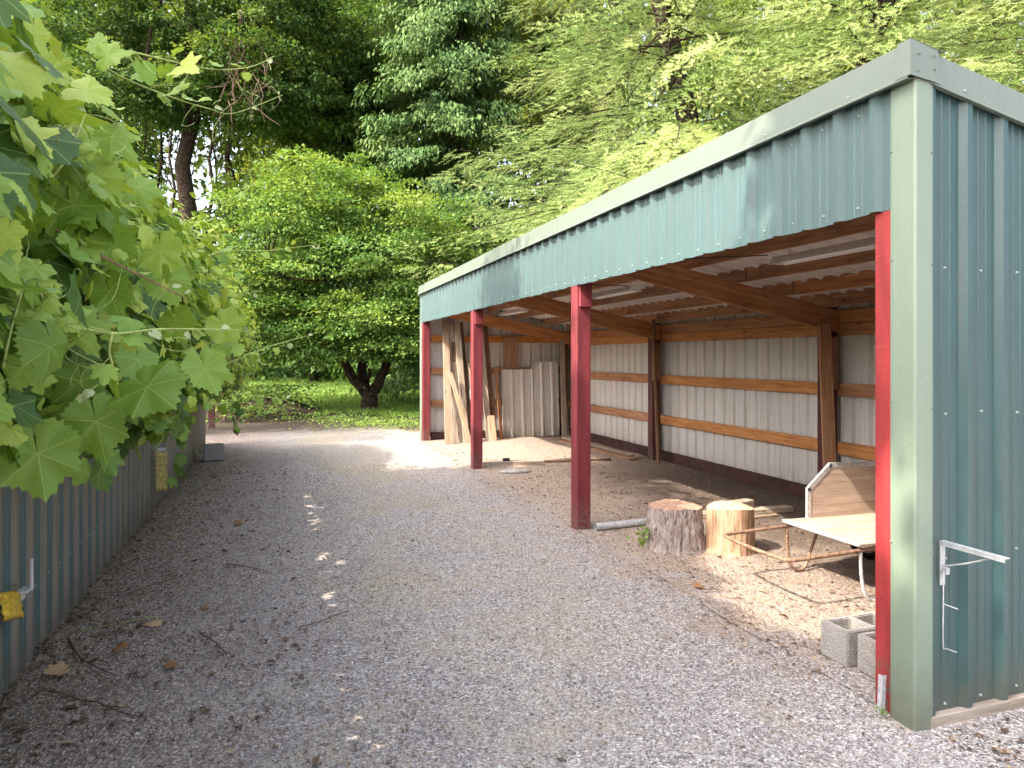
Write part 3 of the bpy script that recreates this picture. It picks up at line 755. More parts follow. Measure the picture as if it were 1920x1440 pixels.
# boards standing against the far wall and posts, all loose
def lean(label, xb, yb, xt, yt, h, wid, thk, mat, zb=.0, warp=0., face=(1, 0, 0), name='leaning_board', grp='loose boards leaning in the shed'):
    o = board(name, (xb, yb, zb), (xt, yt, h), wid, thk, mat, None, up=face, warp=warp)
    return tag(o, label, 'board', grp)
lean('pale tan board leaning beside the farthest red post, lit by sun', 3.06, 12.75, 3.16, 13.50, 2.35, .13, .03, M['tan'], warp=.02)
lean('wide weathered grey board leaning behind the tan one', 3.28, 12.95, 3.33, 13.48, 2.3, .21, .03, M['board'], warp=.01)
lean('rough bark-edged slab board between two grey boards by the far wall', 3.19, 13.05, 3.30, 13.40, 1.95, .09, .05, M['darkboard'], warp=.03)
lean('straight grey-brown board leaning left of the second red post', 3.43, 12.85, 3.38, 13.42, 2.4, .12, .035, M['board'])
lean('board slanting across the other leaning boards by the far wall', 3.47, 12.70, 3.16, 13.05, 1.35, .085, .03, M['tan'])
lean('dark brown board leaning just left of the second red post', 3.56, 12.95, 3.46, 13.46, 2.35, .10, .04, M['darkboard'])
lean('short tan plank standing low behind the second red post', 3.66, 12.7, 3.60, 13.2, 1.55, .10, .03, M['tan'])
lean('tall weathered board just right of the second red post', 3.92, 12.95, 3.86, 13.47, 2.35, .12, .035, M['board'], warp=.01)
lean('tall dark board standing right of the weathered board', 4.06, 13.05, 3.98, 13.5, 2.3, .11, .04, M['darkboard'])
lean('short brown offcut standing at the foot of the weathered board', 3.93, 12.72, 3.92, 12.86, .52, .14, .03, M['tan'])
lean('narrow orange-brown stud standing left of the white metal sheets', 4.24, 13.15, 4.22, 13.50, 1.42, .055, .05, M['girt'])
lean('brown board leaning in the far back corner right of the white sheets', 5.52, 13.0, 5.66, 13.45, 2.2, .10, .04, M['board'])
lean('thin pale batten leaning in the far back corner', 5.62, 13.0, 5.66, 13.40, 1.1, .05, .02, M['board'])
lean('brown board standing against the middle back post', 5.62, 9.50, 5.60, 9.62, 2.24, .12, .035, M['darkboard'], face=(.35, .94, 0))
lean('tilted brown board leaning on the nearest back post', 5.42, 5.72, 5.52, 5.93, 2.0, .13, .04, M['rafter'], face=(1, -.3, 0))
# loose metal sheets
def loose_sheet(label, x0, x1, h, yb, yt):
    o = corr_sheet('metal_sheet', (x0, yb, .03), (1, 0, 0), Vector((0, yt-yb, h)).normalized(), (0, -1, 0), x1-x0, math.hypot(h, yt-yb), None, M['white'], M['white'], phase=.05)
    tag(o, label, 'metal sheet', 'loose white metal sheets')
loose_sheet('shorter loose white ribbed metal sheet leaning left at the far wall', 4.33, 5.03, 1.37, 13.36, 13.46)
loose_sheet('taller loose white ribbed metal sheet leaning beside the back corner', 4.97, 5.55, 1.52, 13.33, 13.42)
# timber lying on the floor
def lying(label, a, b, wid, thk, mat, z, cat='board', name='lying_board', grp='loose boards lying in the shed'):
    o = board(name, (a[0], a[1], z), (b[0], b[1], z), thk, wid, mat); return tag(o, label, cat, grp)
lying('long board lying along the foot of the back wall', (5.55, 9.95), (5.5, 12.9), .14, .04, M['board'], .035)
lying('second board lying just in front of the back wall board', (5.35, 9.8), (5.28, 12.5), .16, .035, M['rafter'], .03)
lying('short board lying on top of the back wall boards', (5.46, 10.0), (5.40, 11.9), .10, .03, M['board'], .07)
lying('damp grey timber lying from the second red post into the shed', (2.92, 10.02), (3.85, 9.88), .14, .07, M['board'], .045)
lying('thin dark board lying beyond the damp timber', (3.6, 10.06), (5.0, 9.9), .08, .04, M['darkboard'], .03)
lying('timber lying across the floor behind the two stumps', (3.55, 6.13), (5.2, 6.08), .12, .05, M['board'], .035)
lying('narrow batten lying behind the barkless stump', (4.0, 5.85), (4.9, 5.92), .05, .025, M['tan'], .02)
o = link('wood_offcut', bm_mesh('wood_offcut', box_bm(.26, .12, .085, .006)), None, M['board'], Matrix.Translation((4.62, 6.13, .105)) @ Matrix.Rotation(R(12), 4, 'Z'))
tag(o, 'pale block offcut resting on the timber behind the stumps', 'wood block')
o = link('metal_pipe', tubes_mesh('metal_pipe', [([(2.86, 5.98, .04), (3.72, 6.03, .04)], .034, 14)]), None, M['galv'])
tag(o, 'shiny galvanised pipe lying between the middle red post and the bark stump', 'pipe')
def rock(name, label, loc, s, seed, mat):
    bm = bmesh.new(); bmesh.ops.create_icosphere(bm, subdivisions=3, radius=1)
    P = np.array([v.co[:] for v in bm.verts]); d = 1+.14*fbm(P, seed, 1.6, 4)
    for v, k in zip(bm.verts, d): v.co = Vector((v.co.x*s[0]*k, v.co.y*s[1]*k, v.co.z*s[2]*k))
    o = link(name, bm_mesh(name, bm), None, mat, Matrix.Translation(loc), smooth=True); return tag(o, label, 'rock')
rock('flat_stone', 'flat pale grey stone in the dust right of the second red post', (3.22, 9.45, .0), (.22, .13, .045), 5, M['stone'])
bm = box_bm(.10, .035, .03, .003); box_bm(.028, .04, .045, .003, bm, (-.036, 0, .004)); box_bm(.028, .04, .045, .003, bm, (.036, 0, .004)); box_bm(.028, .04, .045, .003, bm, (.0, 0, .004))
o = link('black_clamp', bm_mesh('black_clamp', bm), None, M['black'], Matrix.Translation((3.28, 9.97, .10)))
tag(o, 'small black plastic clamp standing on the damp grey timber', 'clamp')
# steel stake by the red post
bm = bmesh.new()
box_bm(.024, .005, .26, .001, bm, (0, 0, .04)); box_bm(.005, .022, .26, .001, bm, (-.012, .009, .04))
o = link('angle_stake', bm_mesh('angle_stake', bm), None, M['galv'], Matrix.Translation((2.665, 2.50, .0)) @ Matrix.Rotation(R(3), 4, 'Y'))
tag(o, 'short galvanised angle stake driven in at the foot of the bright red post', 'stake')

# bracket on the near end wall
def wall_bracket():
    x, y, z = 2.865, Y0-.01, .815
    t = thing('wall_bracket', 'white steel shelf bracket sticking out of the teal end wall beside the corner trim', 'bracket', (x, y, z))
    bm = bmesh.new(); box_bm(.032, .30, .005, .001, bm, (0, -.15, 0)); box_bm(.004, .30, .018, .001, bm, (-.014, -.15, -.008))
    link('arm', bm_mesh('arm', bm), t, M['zinc'], Matrix.Translation((x, y, z)))
    bm = bmesh.new(); box_bm(.03, .005, .20, .001, bm, (0, -.004, -.1)); box_bm(.022, .03, .03, .002, bm, (.0, -.018, -.13))
    link('back_plate', bm_mesh('back_plate', bm), t, M['zinc'], Matrix.Translation((x, y, z)))
    link('brace', tubes_mesh('brace', [(smooth_path([(x, y-.005, z-.115), (x, y-.12, z-.07), (x, y-.21, z-.028), (x, y-.28, z-.006)], 4), .0045, 6)]), t, M['zinc'])
    link('rod', tubes_mesh('rod', [(smooth_path([(x-.012, y-.02, z-.13), (x-.012, y-.018, z-.3), (x-.012, y-.018, z-.47), (x-.008, y-.03, z-.478), (x+.0, y-.075, z-.478)], 4), .0026, 6),
                                   ([(x-.012, y-.018, z-.28), (x-.006, y-.085, z-.282)], .0026, 6)]), t, M['galv'])
wall_bracket()

# ---------------------------------------------------------------- the fence on the left
FX, FE = -1.28, 14.16
fence = thing('metal_fence', 'weathered teal ribbed metal fence under the grape vine along the lane', 'fence', (FX, 7, 0))
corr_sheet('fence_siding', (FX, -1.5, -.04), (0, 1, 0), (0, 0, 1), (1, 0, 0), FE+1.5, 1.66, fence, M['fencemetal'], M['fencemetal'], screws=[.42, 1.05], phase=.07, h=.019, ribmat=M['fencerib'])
board('top_rail', (FX-.03, -1.5, 1.58), (FX-.03, FE, 1.58), .09, .04, M['darkboard'], fence)
for y in (.2, 2.6, 5., 7.4, 9.8, 12.2, 14.06):
    board('fence_post', (FX-.06, y, -.1), (FX-.06, y, 1.6), .09, .09, M['darkboard'], fence, up=(1, 0, 0))
o = board('wooden_post', W(397, 802, 16.2)-Vector((0, 0, .1)), W(397, 640, 16.2), .14, .14, M['maroon'], None, up=(1, 0, 0))
tag(o, 'dark maroon wooden post standing past the end of the metal fence', 'post')
# yellow strips hung from brackets on the fence
def yellow_holder(y, z, label, mat, kind):
    t = thing('yellow_holder', label, 'plastic strip', (FX+.03, y, z))
    bm = bmesh.new(); prof = []
    nu, nv = 9, 13
    grid = []
    for i in range(nv):
        row = []
        for j in range(nu):
            u = j/(nu-1); v = i/(nv-1)
            rib = .010*abs(math.sin(v*math.pi*3.))
            if kind == 0:      # band that curves off sideways
                yy = y-.02-.42*u; zz = z+.19*u-.13*v-.05*u*u; xx = FX+.045+.07*math.sin(u*2.2)+rib+.02*v
            else:
                yy = y-.12*(v-.5)*.25+.0; yy = y+.05*(u-.5); zz = z-.42*v; xx = FX+.04+.11*u+rib*.3
            row.append(bm.verts.new((xx, yy, zz)))
        grid.append(row)
    for a, b in zip(grid, grid[1:]):
        for j in range(nu-1): bm.faces.new((a[j], a[j+1], b[j+1], b[j]))
    st = link('strip', bm_mesh('strip', bm), t, mat, smooth=True)
    md = st.modifiers.new('thickness', 'SOLIDIFY'); md.thickness = .006
    bm = bmesh.new(); box_bm(.05, .10 if kind == 0 else .07, .012, .002, bm, (.06, .02, .012)); box_bm(.03, .05, .05, .002, bm, (.04, .02, -.01))
    if kind == 0: box_bm(.012, .014, .16, .002, bm, (.085, .03, .085))
    else: box_bm(.09, .012, .035, .002, bm, (.09, .0, .03))
    link('bracket', bm_mesh('bracket', bm), t, M['whitepaint'], Matrix.Translation((FX+.01, y, z)))
yellow_holder(4.10, .46, 'bright yellow ribbed plastic strip on a bracket at the near end of the fence', M['yellow'], 0)
yellow_holder(8.27, .63, 'faded yellow strip hanging from a white bracket halfway along the fence', M['paleyellow'], 1)

# ---------------------------------------------------------------- the grape vine
def grape_outline(n, tooth, v=0):
    th = np.linspace(-np.pi*.985, np.pi*.985, n)
    a = np.abs(th)
    lob = lambda c, w_, h: h*np.exp(-((a-c)/w_)**2)
    b, c1, h0, h1, h2 = ((.52, .95, .46, .33, .22), (.62, .85, .34, .20, .16), (.44, 1.0, .54, .44, .30), (.66, .9, .30, .13, .10))[v]
    r = b+lob(0., .36, h0)+lob(c1, .30, h1)+lob(1.9, .38, h2)+lob(2.6, .3, .08)
    r *= np.where(a > 2.95, 1-(a-2.95)*1.6, 1)
    if tooth: r = r*(1+.055*np.where(np.arange(n) % 2 == 0, 1, -1)*(a < 2.7))
    return th, r
def leaf_template(n, tooth, v=0):
    th, r = grape_outline(n, tooth, v)
    ring = lambda f: np.stack([np.sin(th)*r*f, np.cos(th)*r*f], -1)
    uv = np.concatenate([[[0, 0]], ring(.5), ring(1.)])
    m = n-1; i = np.arange(m)
    tri = np.stack([0*i, 1+i, 2+i], -1); quad = np.stack([1+i, 1+n+i, 2+n+i, 2+i], -1)
    return uv, tri, quad
T_HI, T_LO = [leaf_template(57, True, v) for v in range(4)], [leaf_template(23, True, v) for v in range(4)]
def grape_leaves(P, D, Nn, size, rnd, T):
    "leaves of several outlines: returns the joined arrays"
    n = len(P); pick = np.random.default_rng(n).integers(0, 4, n); out = [[], [], [], [], []]; o = 0
    for v in range(4):
        k = pick == v
        if not k.any(): continue
        V, t, q, r, u = leaves_of(P[k], D[k], Nn[k], size[k], rnd[k], T[v])
        for lst, a in zip(out, (V, t+o, q+o, r, u)): lst.append(a)
        o += len(V)
    return tuple(np.concatenate(a) for a in out)
def leaves_of(P, D, Nn, size, rnd, T):
    uv, tri, quad = T; n = len(P); k = len(uv)
    D = unit(D); S = unit(np.cross(D, Nn)); U = np.cross(S, D)
    x, y = uv[:, 0][None], uv[:, 1][None]
    r2 = x*x+y*y; an = np.abs(np.arctan2(x, y))
    cup = rng.uniform(-.5, .12, (n, 1)); foldk = rng.uniform(-.05, .5, (n, 1)); tw = rng.normal(0, .22, (n, 1))
    wav = .085*np.cos(an*6.6+rng.uniform(-.6, .6, (n, 1)))*r2
    z = cup*r2+foldk*np.abs(x)*.6+tw*x*y+wav
    asp = rng.uniform(.88, 1.12, (n, 1))
    s = size[:, None, None]
    V = P[:, None]+s*((x*asp)[:, :, None]*S[:, None]+y[:, :, None]*D[:, None]+z[:, :, None]*U[:, None])
    off = (np.arange(n)*k)[:, None, None]
    return V.reshape(-1, 3), (tri[None]+off).reshape(-1, 3), (quad[None]+off).reshape(-1, 4), np.repeat(rnd, k), np.tile(uv, (n, 1))
def join_leaves(name, chunks, parent, mat):
    Vs, Ts, Qs, Rs, Us, o = [], [], [], [], [], 0
    for V, t, q, r, u in chunks:
        Vs.append(V); Ts.append(t+o); Qs.append(q+o); Rs.append(r); Us.append(u); o += len(V)
    me = np_mesh(name, np.concatenate(Vs), [np.concatenate(Ts), np.concatenate(Qs)], np.concatenate(Rs), np.concatenate(Us))
    return link(name, me, parent, mat, smooth=True)

vine = thing('grape_vine', 'huge lush grape vine with big lobed leaves spilling over the metal fence', 'vine', (FX-.3, 6.5, 0))
SEC = np.array([(-.84, 1.28), (-.56, 1.44), (-.42, 1.7), (-.42, 2.1), (-.55, 2.5), (-.80, 2.82), (-1.15, 2.95), (-1.45, 2.85)])
SL_ = np.concatenate([[0], np.cumsum(np.linalg.norm(np.diff(SEC, axis=0), axis=1))])
def section(s, y):
    "point and outward normal on the vine's mantle"
    t = s*SL_[-1]; x = np.interp(t, SL_, SEC[:, 0]); z = np.interp(t, SL_, SEC[:, 1])
    x2 = np.interp(t+.05, SL_, SEC[:, 0]); z2 = np.interp(t+.05, SL_, SEC[:, 1])
    x1 = np.interp(t-.05, SL_, SEC[:, 0]); z1 = np.interp(t-.05, SL_, SEC[:, 1])
    nx, nz = (z2-z1), -(x2-x1)
    q = np.stack([0*y, y, s*2.], -1)
    lump = .17*fbm(q, 31, 1.1, 4)+.12*s*np.sin(y*1.7+.6)+.1*s*np.sin(y*3.1)
    low = np.clip(1-s*2.2, 0, 1)*(-.12*fbm(q, 33, .9, 3)-.04*np.clip(y-4, 0, 6))
    shrink = np.where(y > 10.5, (y-10.5)*.22, 0.)
    near = np.clip(2.6-y, 0, 2)
    P = np.stack([x-shrink*.5-.02*near, y, z-shrink*.6*(s > .3)+low*1.2], -1); Nn = unit(np.stack([nx, 0*y, nz], -1))
    return P+Nn*lump[:, None], Nn
def vine_leaves():
    ch = []
    def batch(n, y0, y1, s0, s1, inset, T, smin, smax, light):
        y = rng.uniform(y0, y1, n); s = s0+(s1-s0)*rng.random(n)
        P, Nn = section(s, y); P = P-Nn*(inset*rng.random(n))[:, None]+rng.normal(0, .05, (n, 3))
        nn = unit(Nn*rng.uniform(.5, 1.2, (n, 1))+rng.normal(0, .48, (n, 3))+np.array([.12, -.10, .6]))
        down = np.array([.35, 0, -.85])+rng.normal(0, .55, (n, 3))
        D = unit(down-nn*np.sum(down*nn, 1, keepdims=True))
        size = smin+(smax-smin)*rng.beta(1.8, 2.2, n)
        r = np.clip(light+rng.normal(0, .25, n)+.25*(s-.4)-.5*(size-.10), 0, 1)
        ch.append(grape_leaves(P, D, nn, size, r, T))
    batch(460, 1.15, 2.6, 0., .9, .10, T_HI, .05, .108, .42)
    batch(900, 2.6, 5.5, 0., .95, .10, T_HI, .045, .10, .47)
    batch(1900, 5.5, 12.8, 0., .95, .12, T_LO, .04, .10, .5)
    batch(800, .9, 4., .0, .85, .5, T_LO, .07, .12, .05)  # inner leaves, here and below, toned dark to paint shade inside the vine
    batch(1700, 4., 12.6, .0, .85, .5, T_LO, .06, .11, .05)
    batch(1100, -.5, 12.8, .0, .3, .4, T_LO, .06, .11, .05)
    batch(1000, .5, 12.8, .04, .36, .22, T_LO, .06, .10, .3)
    batch(650, 2., 6., .15, .85, -.14, T_LO, .025, .055, .85)
    batch(1500, 5., 12.8, .1, .9, -.22, T_LO, .025, .06, .85)
    batch(800, .35, 12.8, .7, 1., .14, T_LO, .06, .11, .4)
    batch(440, 1.15, 3.2, .1, .95, .06, T_HI, .03, .075, .55)
    batch(500, 3., 6., .1, .95, .02, T_HI, .03, .07, .6)
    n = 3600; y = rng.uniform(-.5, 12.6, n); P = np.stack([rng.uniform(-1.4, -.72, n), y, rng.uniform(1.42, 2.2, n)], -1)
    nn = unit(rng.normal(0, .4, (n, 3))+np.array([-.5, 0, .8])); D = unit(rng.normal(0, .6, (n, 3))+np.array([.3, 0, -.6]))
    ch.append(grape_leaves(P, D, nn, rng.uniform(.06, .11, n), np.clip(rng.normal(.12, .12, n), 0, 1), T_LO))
    # strands hanging low on the fence
    for (px, py, Z, L) in ((345, 760, 6.2, .75), (440, 760, 8.2, .3), (185, 830, 2.4, .15)):
        p = W(px, py, Z); n = int(18*L)+4
        P = np.array(p)[None]+np.stack([rng.normal(0, .06, n), rng.normal(0, .08, n), -np.linspace(0, L, n)], -1)
        nn = unit(rng.normal(0, .5, (n, 3))+np.array([.7, -.5, .4])); D = unit(np.array([.2, -.1, -1.])+rng.normal(0, .35, (n, 3)))
        ch.append(grape_leaves(P, D, nn, rng.uniform(.045, .085, n), np.clip(rng.normal(.3, .15, n), 0, 1), T_LO))
    # the big leaves nearest the lens, as the photo has them: pixel, distance, half length, tip direction in the picture
    big = [(70, 850, 1.62, .115, (.1, -.9), .42), (180, 790, 1.75, .11, (.25, -1), .38), (275, 725, 1.75, .115, (.9, -.45), .36),
           (150, 715, 1.8, .10, (.1, -1), .24), (40, 715, 1.75, .095, (.15, -1), .22), (85, 770, 1.9, .10, (.2, -1), .28), (385, 690, 2.1, .095, (.5, -.9), .55),
           (260, 675, 2.0, .08, (.4, -1), .45), (70, 290, 1.7, .105, (.5, -.8), .40), (140, 385, 1.75, .10, (-.3, -1), .38), (215, 460, 1.9, .085, (.3, -1), .52),
           (300, 470, 2.1, .095, (.1, -1), .68), (310, 520, 2.2, .10, (.35, -1), .5), (30, 540, 1.5, .10, (1, -.35), .85), (90, 625, 1.7, .09, (-.5, -.9), .6),
           (140, 610, 1.75, .09, (.5, -.8), .55), (205, 545, 1.9, .09, (.4, -.9), .46), (110, 470, 1.8, .085, (.2, -1), .35), (30, 250, 1.4, .085, (.9, -.6), .95),
           (210, 255, 2.0, .09, (.7, -.6), .55), (160, 170, 1.9, .08, (.9, -.3), .9), (200, 105, 2.1, .075, (1, .3), .6), (345, 125, 2.3, .085, (.7, -.35), .97),
           (325, 170, 2.4, .075, (.9, .3), .62), (120, 300, 1.8, .09, (.5, -.9), .3), (60, 410, 1.6, .09, (.3, -.9), .55), (30, 380, 1.5, .09, (.7, -.8), .6), (15, 120, 1.5, .09, (.8, -.6), .9),
           (90, 130, 1.8, .08, (.8, -.6), .75), (260, 350, 2.2, .085, (.5, -.8), .5), (180, 330, 2.0, .09, (.6, -.8), .65), (420, 610, 2.8, .09, (.6, -.8), .7), (330, 600, 2.3, .085, (.4, -.9), .6)]
    rightv, upv, fwd = np.array([CS, -SN, 0]), np.array([0, 0, 1.]), np.array([SN, CS, 0])
    P, D, nn, sz, rr = [], [], [], [], []
    for px, py, Z, s, (dx, dy), l in big:
        P.append(W(px, py, Z)); d = rightv*dx+upv*dy+fwd*rng.normal(-.15, .2); D.append(d)
        nn.append(-fwd*.8+upv*rng.uniform(.35, .9)+rightv*rng.normal(.15, .3)); sz.append(s); rr.append(l)
    ch.append(grape_leaves(np.array(P), np.array(D), np.array(nn), np.array(sz), np.array(rr), T_HI))
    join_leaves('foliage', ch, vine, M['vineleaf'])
vine_leaves()
def shoots():
    paths = [  # (pixel points with distance), radius
        [(-20, 560, 1.45), (35, 585, 1.47), (110, 605, 1.5), (210, 625, 1.55), (300, 617, 1.62), (420, 618, 1.75)],
        [(210, 622, 1.55), (205, 660, 1.54), (210, 690, 1.53), (190, 715, 1.5), (162, 737, 1.48)],
        [(170, 110, 2.2), (240, 150, 2.3), (330, 185, 2.5), (390, 203, 2.6), (440, 212, 2.7), (530, 178, 2.9)],
        [(240, 95, 2.2), (310, 112, 2.35), (400, 130, 2.5), (470, 125, 2.6), (515, 105, 2.7)],
        [(390, 480, 3.6), (430, 470, 3.7), (500, 470, 3.8), (560, 463, 3.9), (600, 458, 4.)],
        [(410, 688, 3.0), (450, 672, 3.1), (510, 648, 3.2), (575, 630, 3.3)],
        [(440, 735, 3.6), (480, 743, 3.7), (525, 748, 3.75), (545, 755, 3.8)],
        [(40, 395, 1.7), (120, 440, 1.75), (190, 480, 1.8), (280, 525, 1.9), (350, 560, 2.0)],
        [(390, 560, 4.5), (440, 555, 4.6), (490, 545, 4.7)],
        [(420, 380, 5.0), (455, 360, 5.1), (480, 340, 5.2)],
        [(5, 690, 1.4), (20, 620, 1.42), (45, 530, 1.45), (50, 470, 1.5)],
        [(90, 340, 1.65), (130, 290, 1.66), (150, 240, 1.68), (160, 215, 1.7)]]
    for i, pp in enumerate(paths):
        pts = smooth_path([W(*q) for q in pp], 7); n = len(pts)
        rad = np.linspace(.0042, .0016, n)*(1.15 if i in (0, 7) else .85)
        st = link('shoot', tubes_mesh('shoot', [(pts, rad, 6)]), vine, M['vinewood'] if i == 7 else M['vinestem'])
        # small leaves along it, pale at the tip
        m = 3+len(pp); ch, tips = [], []
        for k in range(m):
            t = (k+.7)/m; p = pts[min(n-1, int(t*n))]; sc = .05*(1.15-t)
            side = random.choice((-1, 1)); d = Vector((random.gauss(.2, .4), random.gauss(0, .4), .35*side+random.gauss(0, .3))).normalized()
            stalk = p+d*.05*(1.3-t)
            lst = ch if t < .72 else tips
            lst.append((stalk, d+Vector((.1, 0, -.5)), Vector((random.gauss(0, .4), -.6, .7)), max(.014, sc), min(1, .45+.5*t)))
            if k % 2 == 0:
                a = [p]; dd = Vector((random.gauss(0, .6), random.gauss(0, .6), random.uniform(-1, .2))).normalized(); c = Vector(p)
                ax = Vector((random.gauss(0, 1), random.gauss(0, 1), random.gauss(0, 1))).normalized()
                for q in range(16):
                    dd = (Matrix.Rotation(.06+.035*q, 3, ax) @ dd).normalized(); c = c+dd*.013; a.append(c.copy())
                link('tendril', tubes_mesh('tendril', [(a, .0011, 4)]), st, M['vinestem'])
        for lst, mt, nm in ((ch, M['vineleaf'], 'shoot_leaves'), (tips, M['vinetip'], 'shoot_leaves')):
            if lst:
                A = [np.array([tuple(q[j]) for q in lst]) for j in range(3)]
                join_leaves(nm, [grape_leaves(A[0], A[1], A[2], np.array([q[3] for q in lst]), np.array([q[4] for q in lst]), T_LO)], st, mt)
    for y, dx in ((1.2, -.05), (3.3, .05), (5.8, -.1), (8.6, .05), (11.2, 0)):
        p = smooth_path([(-1.75, y, -.05), (-1.7+dx, y+.1, .8), (-1.6, y-.05, 1.5), (-1.2, y+.2, 1.95), (-.9, y+.5, 2.2), (-.8, y+1.1, 2.3)], 5)
        link('stem', tubes_mesh('stem', [(p, np.linspace(.035, .012, len(p)), 8)]), vine, M['vinewood'])
shoots()

# ---------------------------------------------------------------- trees
def limb(p0, p1, r0, r1, bend=.15, n=7):
    p0, p1 = Vector(p0), Vector(p1); L = (p1-p0).length; pts = []
    off = Vector((random.gauss(0, bend), random.gauss(0, bend), random.gauss(0, bend*.5)))*L*.5
    for i in range(n):
        t = i/(n-1); pts.append(p0.lerp(p1, t)+off*math.sin(t*math.pi)+Vector((random.gauss(0, .012), random.gauss(0, .012), 0))*L*(0 < t < 1))
    return (pts, list(np.linspace(r0, r1, n)), 8)
def blob_points(blobs, n, shell=.75):
    "points in a union of ellipsoids, mostly near the outside"
    vol = np.array([b[1][0]*b[1][1]*b[1][2] for b in blobs])**.7; pick = rng.choice(len(blobs), n, p=vol/vol.sum())
    c = np.array([b[0] for b in blobs], float)[pick]; r = np.array([b[1] for b in blobs], float)[pick]
    d = rand_dir(n); rad = shell+(1-shell)*rng.random(n); rad[rng.random(n) < .25] *= .75
    return c+d*r*rad[:, None], d
def crown(name, parent, mat, blobs, ncl, per, rcl, leaf, flat=.4, droop=.2, up=.9, gap=None, shell=.7, wid=.62, light=.5, seed=1):
    P0, d0 = blob_points(blobs, ncl, shell)
    keep = fbm(P0, seed, .9, 3) > -.8
    if gap is not None: keep &= gap(P0)
    P0, d0 = P0[keep], d0[keep]; n = len(P0)
    r = rcl*(.6+.8*rng.random(n)); cl = rng.normal(0, .17, n)+.16*d0[:, 2]
    idx = np.repeat(np.arange(n), per); q = rand_dir(len(idx))*(rng.random((len(idx), 1))**.45)
    q[:, 2] *= flat
    # each clump is a drooping plate
    P = P0[idx]+q*r[idx][:, None]; P[:, 2] -= droop*(q[:, 0]**2+q[:, 1]**2)*r[idx]
    if gap is not None:
        k = gap(P); P, q, idx = P[k], q[k], idx[k]
    m = len(P)
    D = unit(q+d0[idx]*.5+rng.normal(0, .5, (m, 3))+np.array([0, 0, -.25]))
    Nn = unit(np.array([0, 0, up])+rng.normal(0, .45, (m, 3))+d0[idx]*.35)
    sz = leaf*(.6+.8*rng.random(m)); rr = np.clip(light+cl[idx]+rng.normal(0, .16, m), 0, 1)
    V, F, a = leaf_cloud(P, D, Nn, sz, rr, wid)
    return link(name, np_mesh(name, V, F, a), parent, mat)
def branchy_trunk(parent, base, top, r, targets, name='trunk', mat='bark', k0=.35, fork=None):
    base, top = Vector(base), Vector(top); L = [limb(base-Vector((0, 0, .2)), top, r, r*.35, .018, 12)]
    for t in targets:
        f = random.uniform(k0, .95); p = base.lerp(top, f); L.append(limb(p, t, r*.38*(1.15-f*.6), r*.04, .12, 8))
        q = p.lerp(Vector(t), .55)
        for _ in range(2):
            L.append(limb(q, Vector(t)+Vector((random.gauss(0, .8), random.gauss(0, .8), random.gauss(.1, .5))), r*.12, r*.02, .15, 6))
    return link(name, tubes_mesh(name, L), parent, M[mat])

# the round maple at the end of the lane
def maple():
    b = W(690, 772, 21.3); b.z = float(terrain(np.array(b.x), np.array(b.y)))-.03
    t = thing('maple_tree', 'broad dome-shaped light green maple with a low forked trunk at the lane end', 'tree', b)
    cx, cy = b.x, b.y; L = []
    fork = b+Vector((.05, 0, .45)); L.append(limb(b-Vector((0, 0, .2)), fork, .29, .24, .02, 5))
    tips = [(-1.9, .4, 3.2), (-.9, -.6, 3.9), (.3, .6, 4.8), (1.2, -.4, 3.6), (2.2, .5, 3.0), (-2.8, -.4, 4.2), (2.9, -.5, 4.0)]
    mains = [fork+Vector((-.75, -.1, 1.0)), fork+Vector((.55, 0, 1.1)), fork+Vector((-.1, .4, 1.3))]
    for m_ in mains: L.append(limb(fork, m_, .18, .12, .12, 7))
    for i, q in enumerate(tips):
        s = mains[0] if q[0] < -.5 else (mains[1] if q[0] > .5 else mains[2]); L.append(limb(s, b+Vector(q), .12, .035, .12, 8))
        for _ in range(4): L.append(limb(b+Vector(q), b+Vector(q)+Vector((random.gauss(0, 1.4), random.gauss(0, 1.), random.uniform(.2, 1.8))), .035, .008, .2, 6))
    link('trunk', tubes_mesh('trunk', L), t, M['bark'])
    R_ = lambda dx, dz, dd=0.: (cx+dx*CS+dd*SN, cy-dx*SN+dd*CS, dz)       # dx to the right as seen from the lane
    blobs = [(R_(-2.2, 5.0), (2.6, 2.6, 2.6)), (R_(-1.7, 6.6, .5), (2.2, 2.2, 1.9)), (R_(-.2, 6.4, .3), (1.5, 1.6, 1.3)), (R_(.6, 4.6), (3.2, 2.8, 2.6)), (R_(2.4, 4.2, -.3), (2.2, 2.2, 2.1)),
             (R_(-3.2, 3.4, -.6), (1.7, 1.8, 1.7)), (R_(-.8, 2.6, -1.2), (2.4, 1.4, 1.0)), (R_(-2.6, 2.3, -.9), (1.6, 1.3, .9)), (R_(.9, 2.7, -1.4), (2.2, 1.3, 1.0)), (R_(.0, 2.1, -1.4), (1.7, 1.0, .6)), (R_(1.6, 1.9, -1.2), (1.2, 1.0, .5)), (R_(1.8, 2.3, -.8), (1.6, 1.4, .9)), (R_(3.3, 3.2, .2), (1.1, 1.2, 1.4))]
    crown('crown', t, M['maple'], blobs, 1120, 135, .75, .10, .20, .32, 1.1, None, .62, .7, .5, 5)
maple()

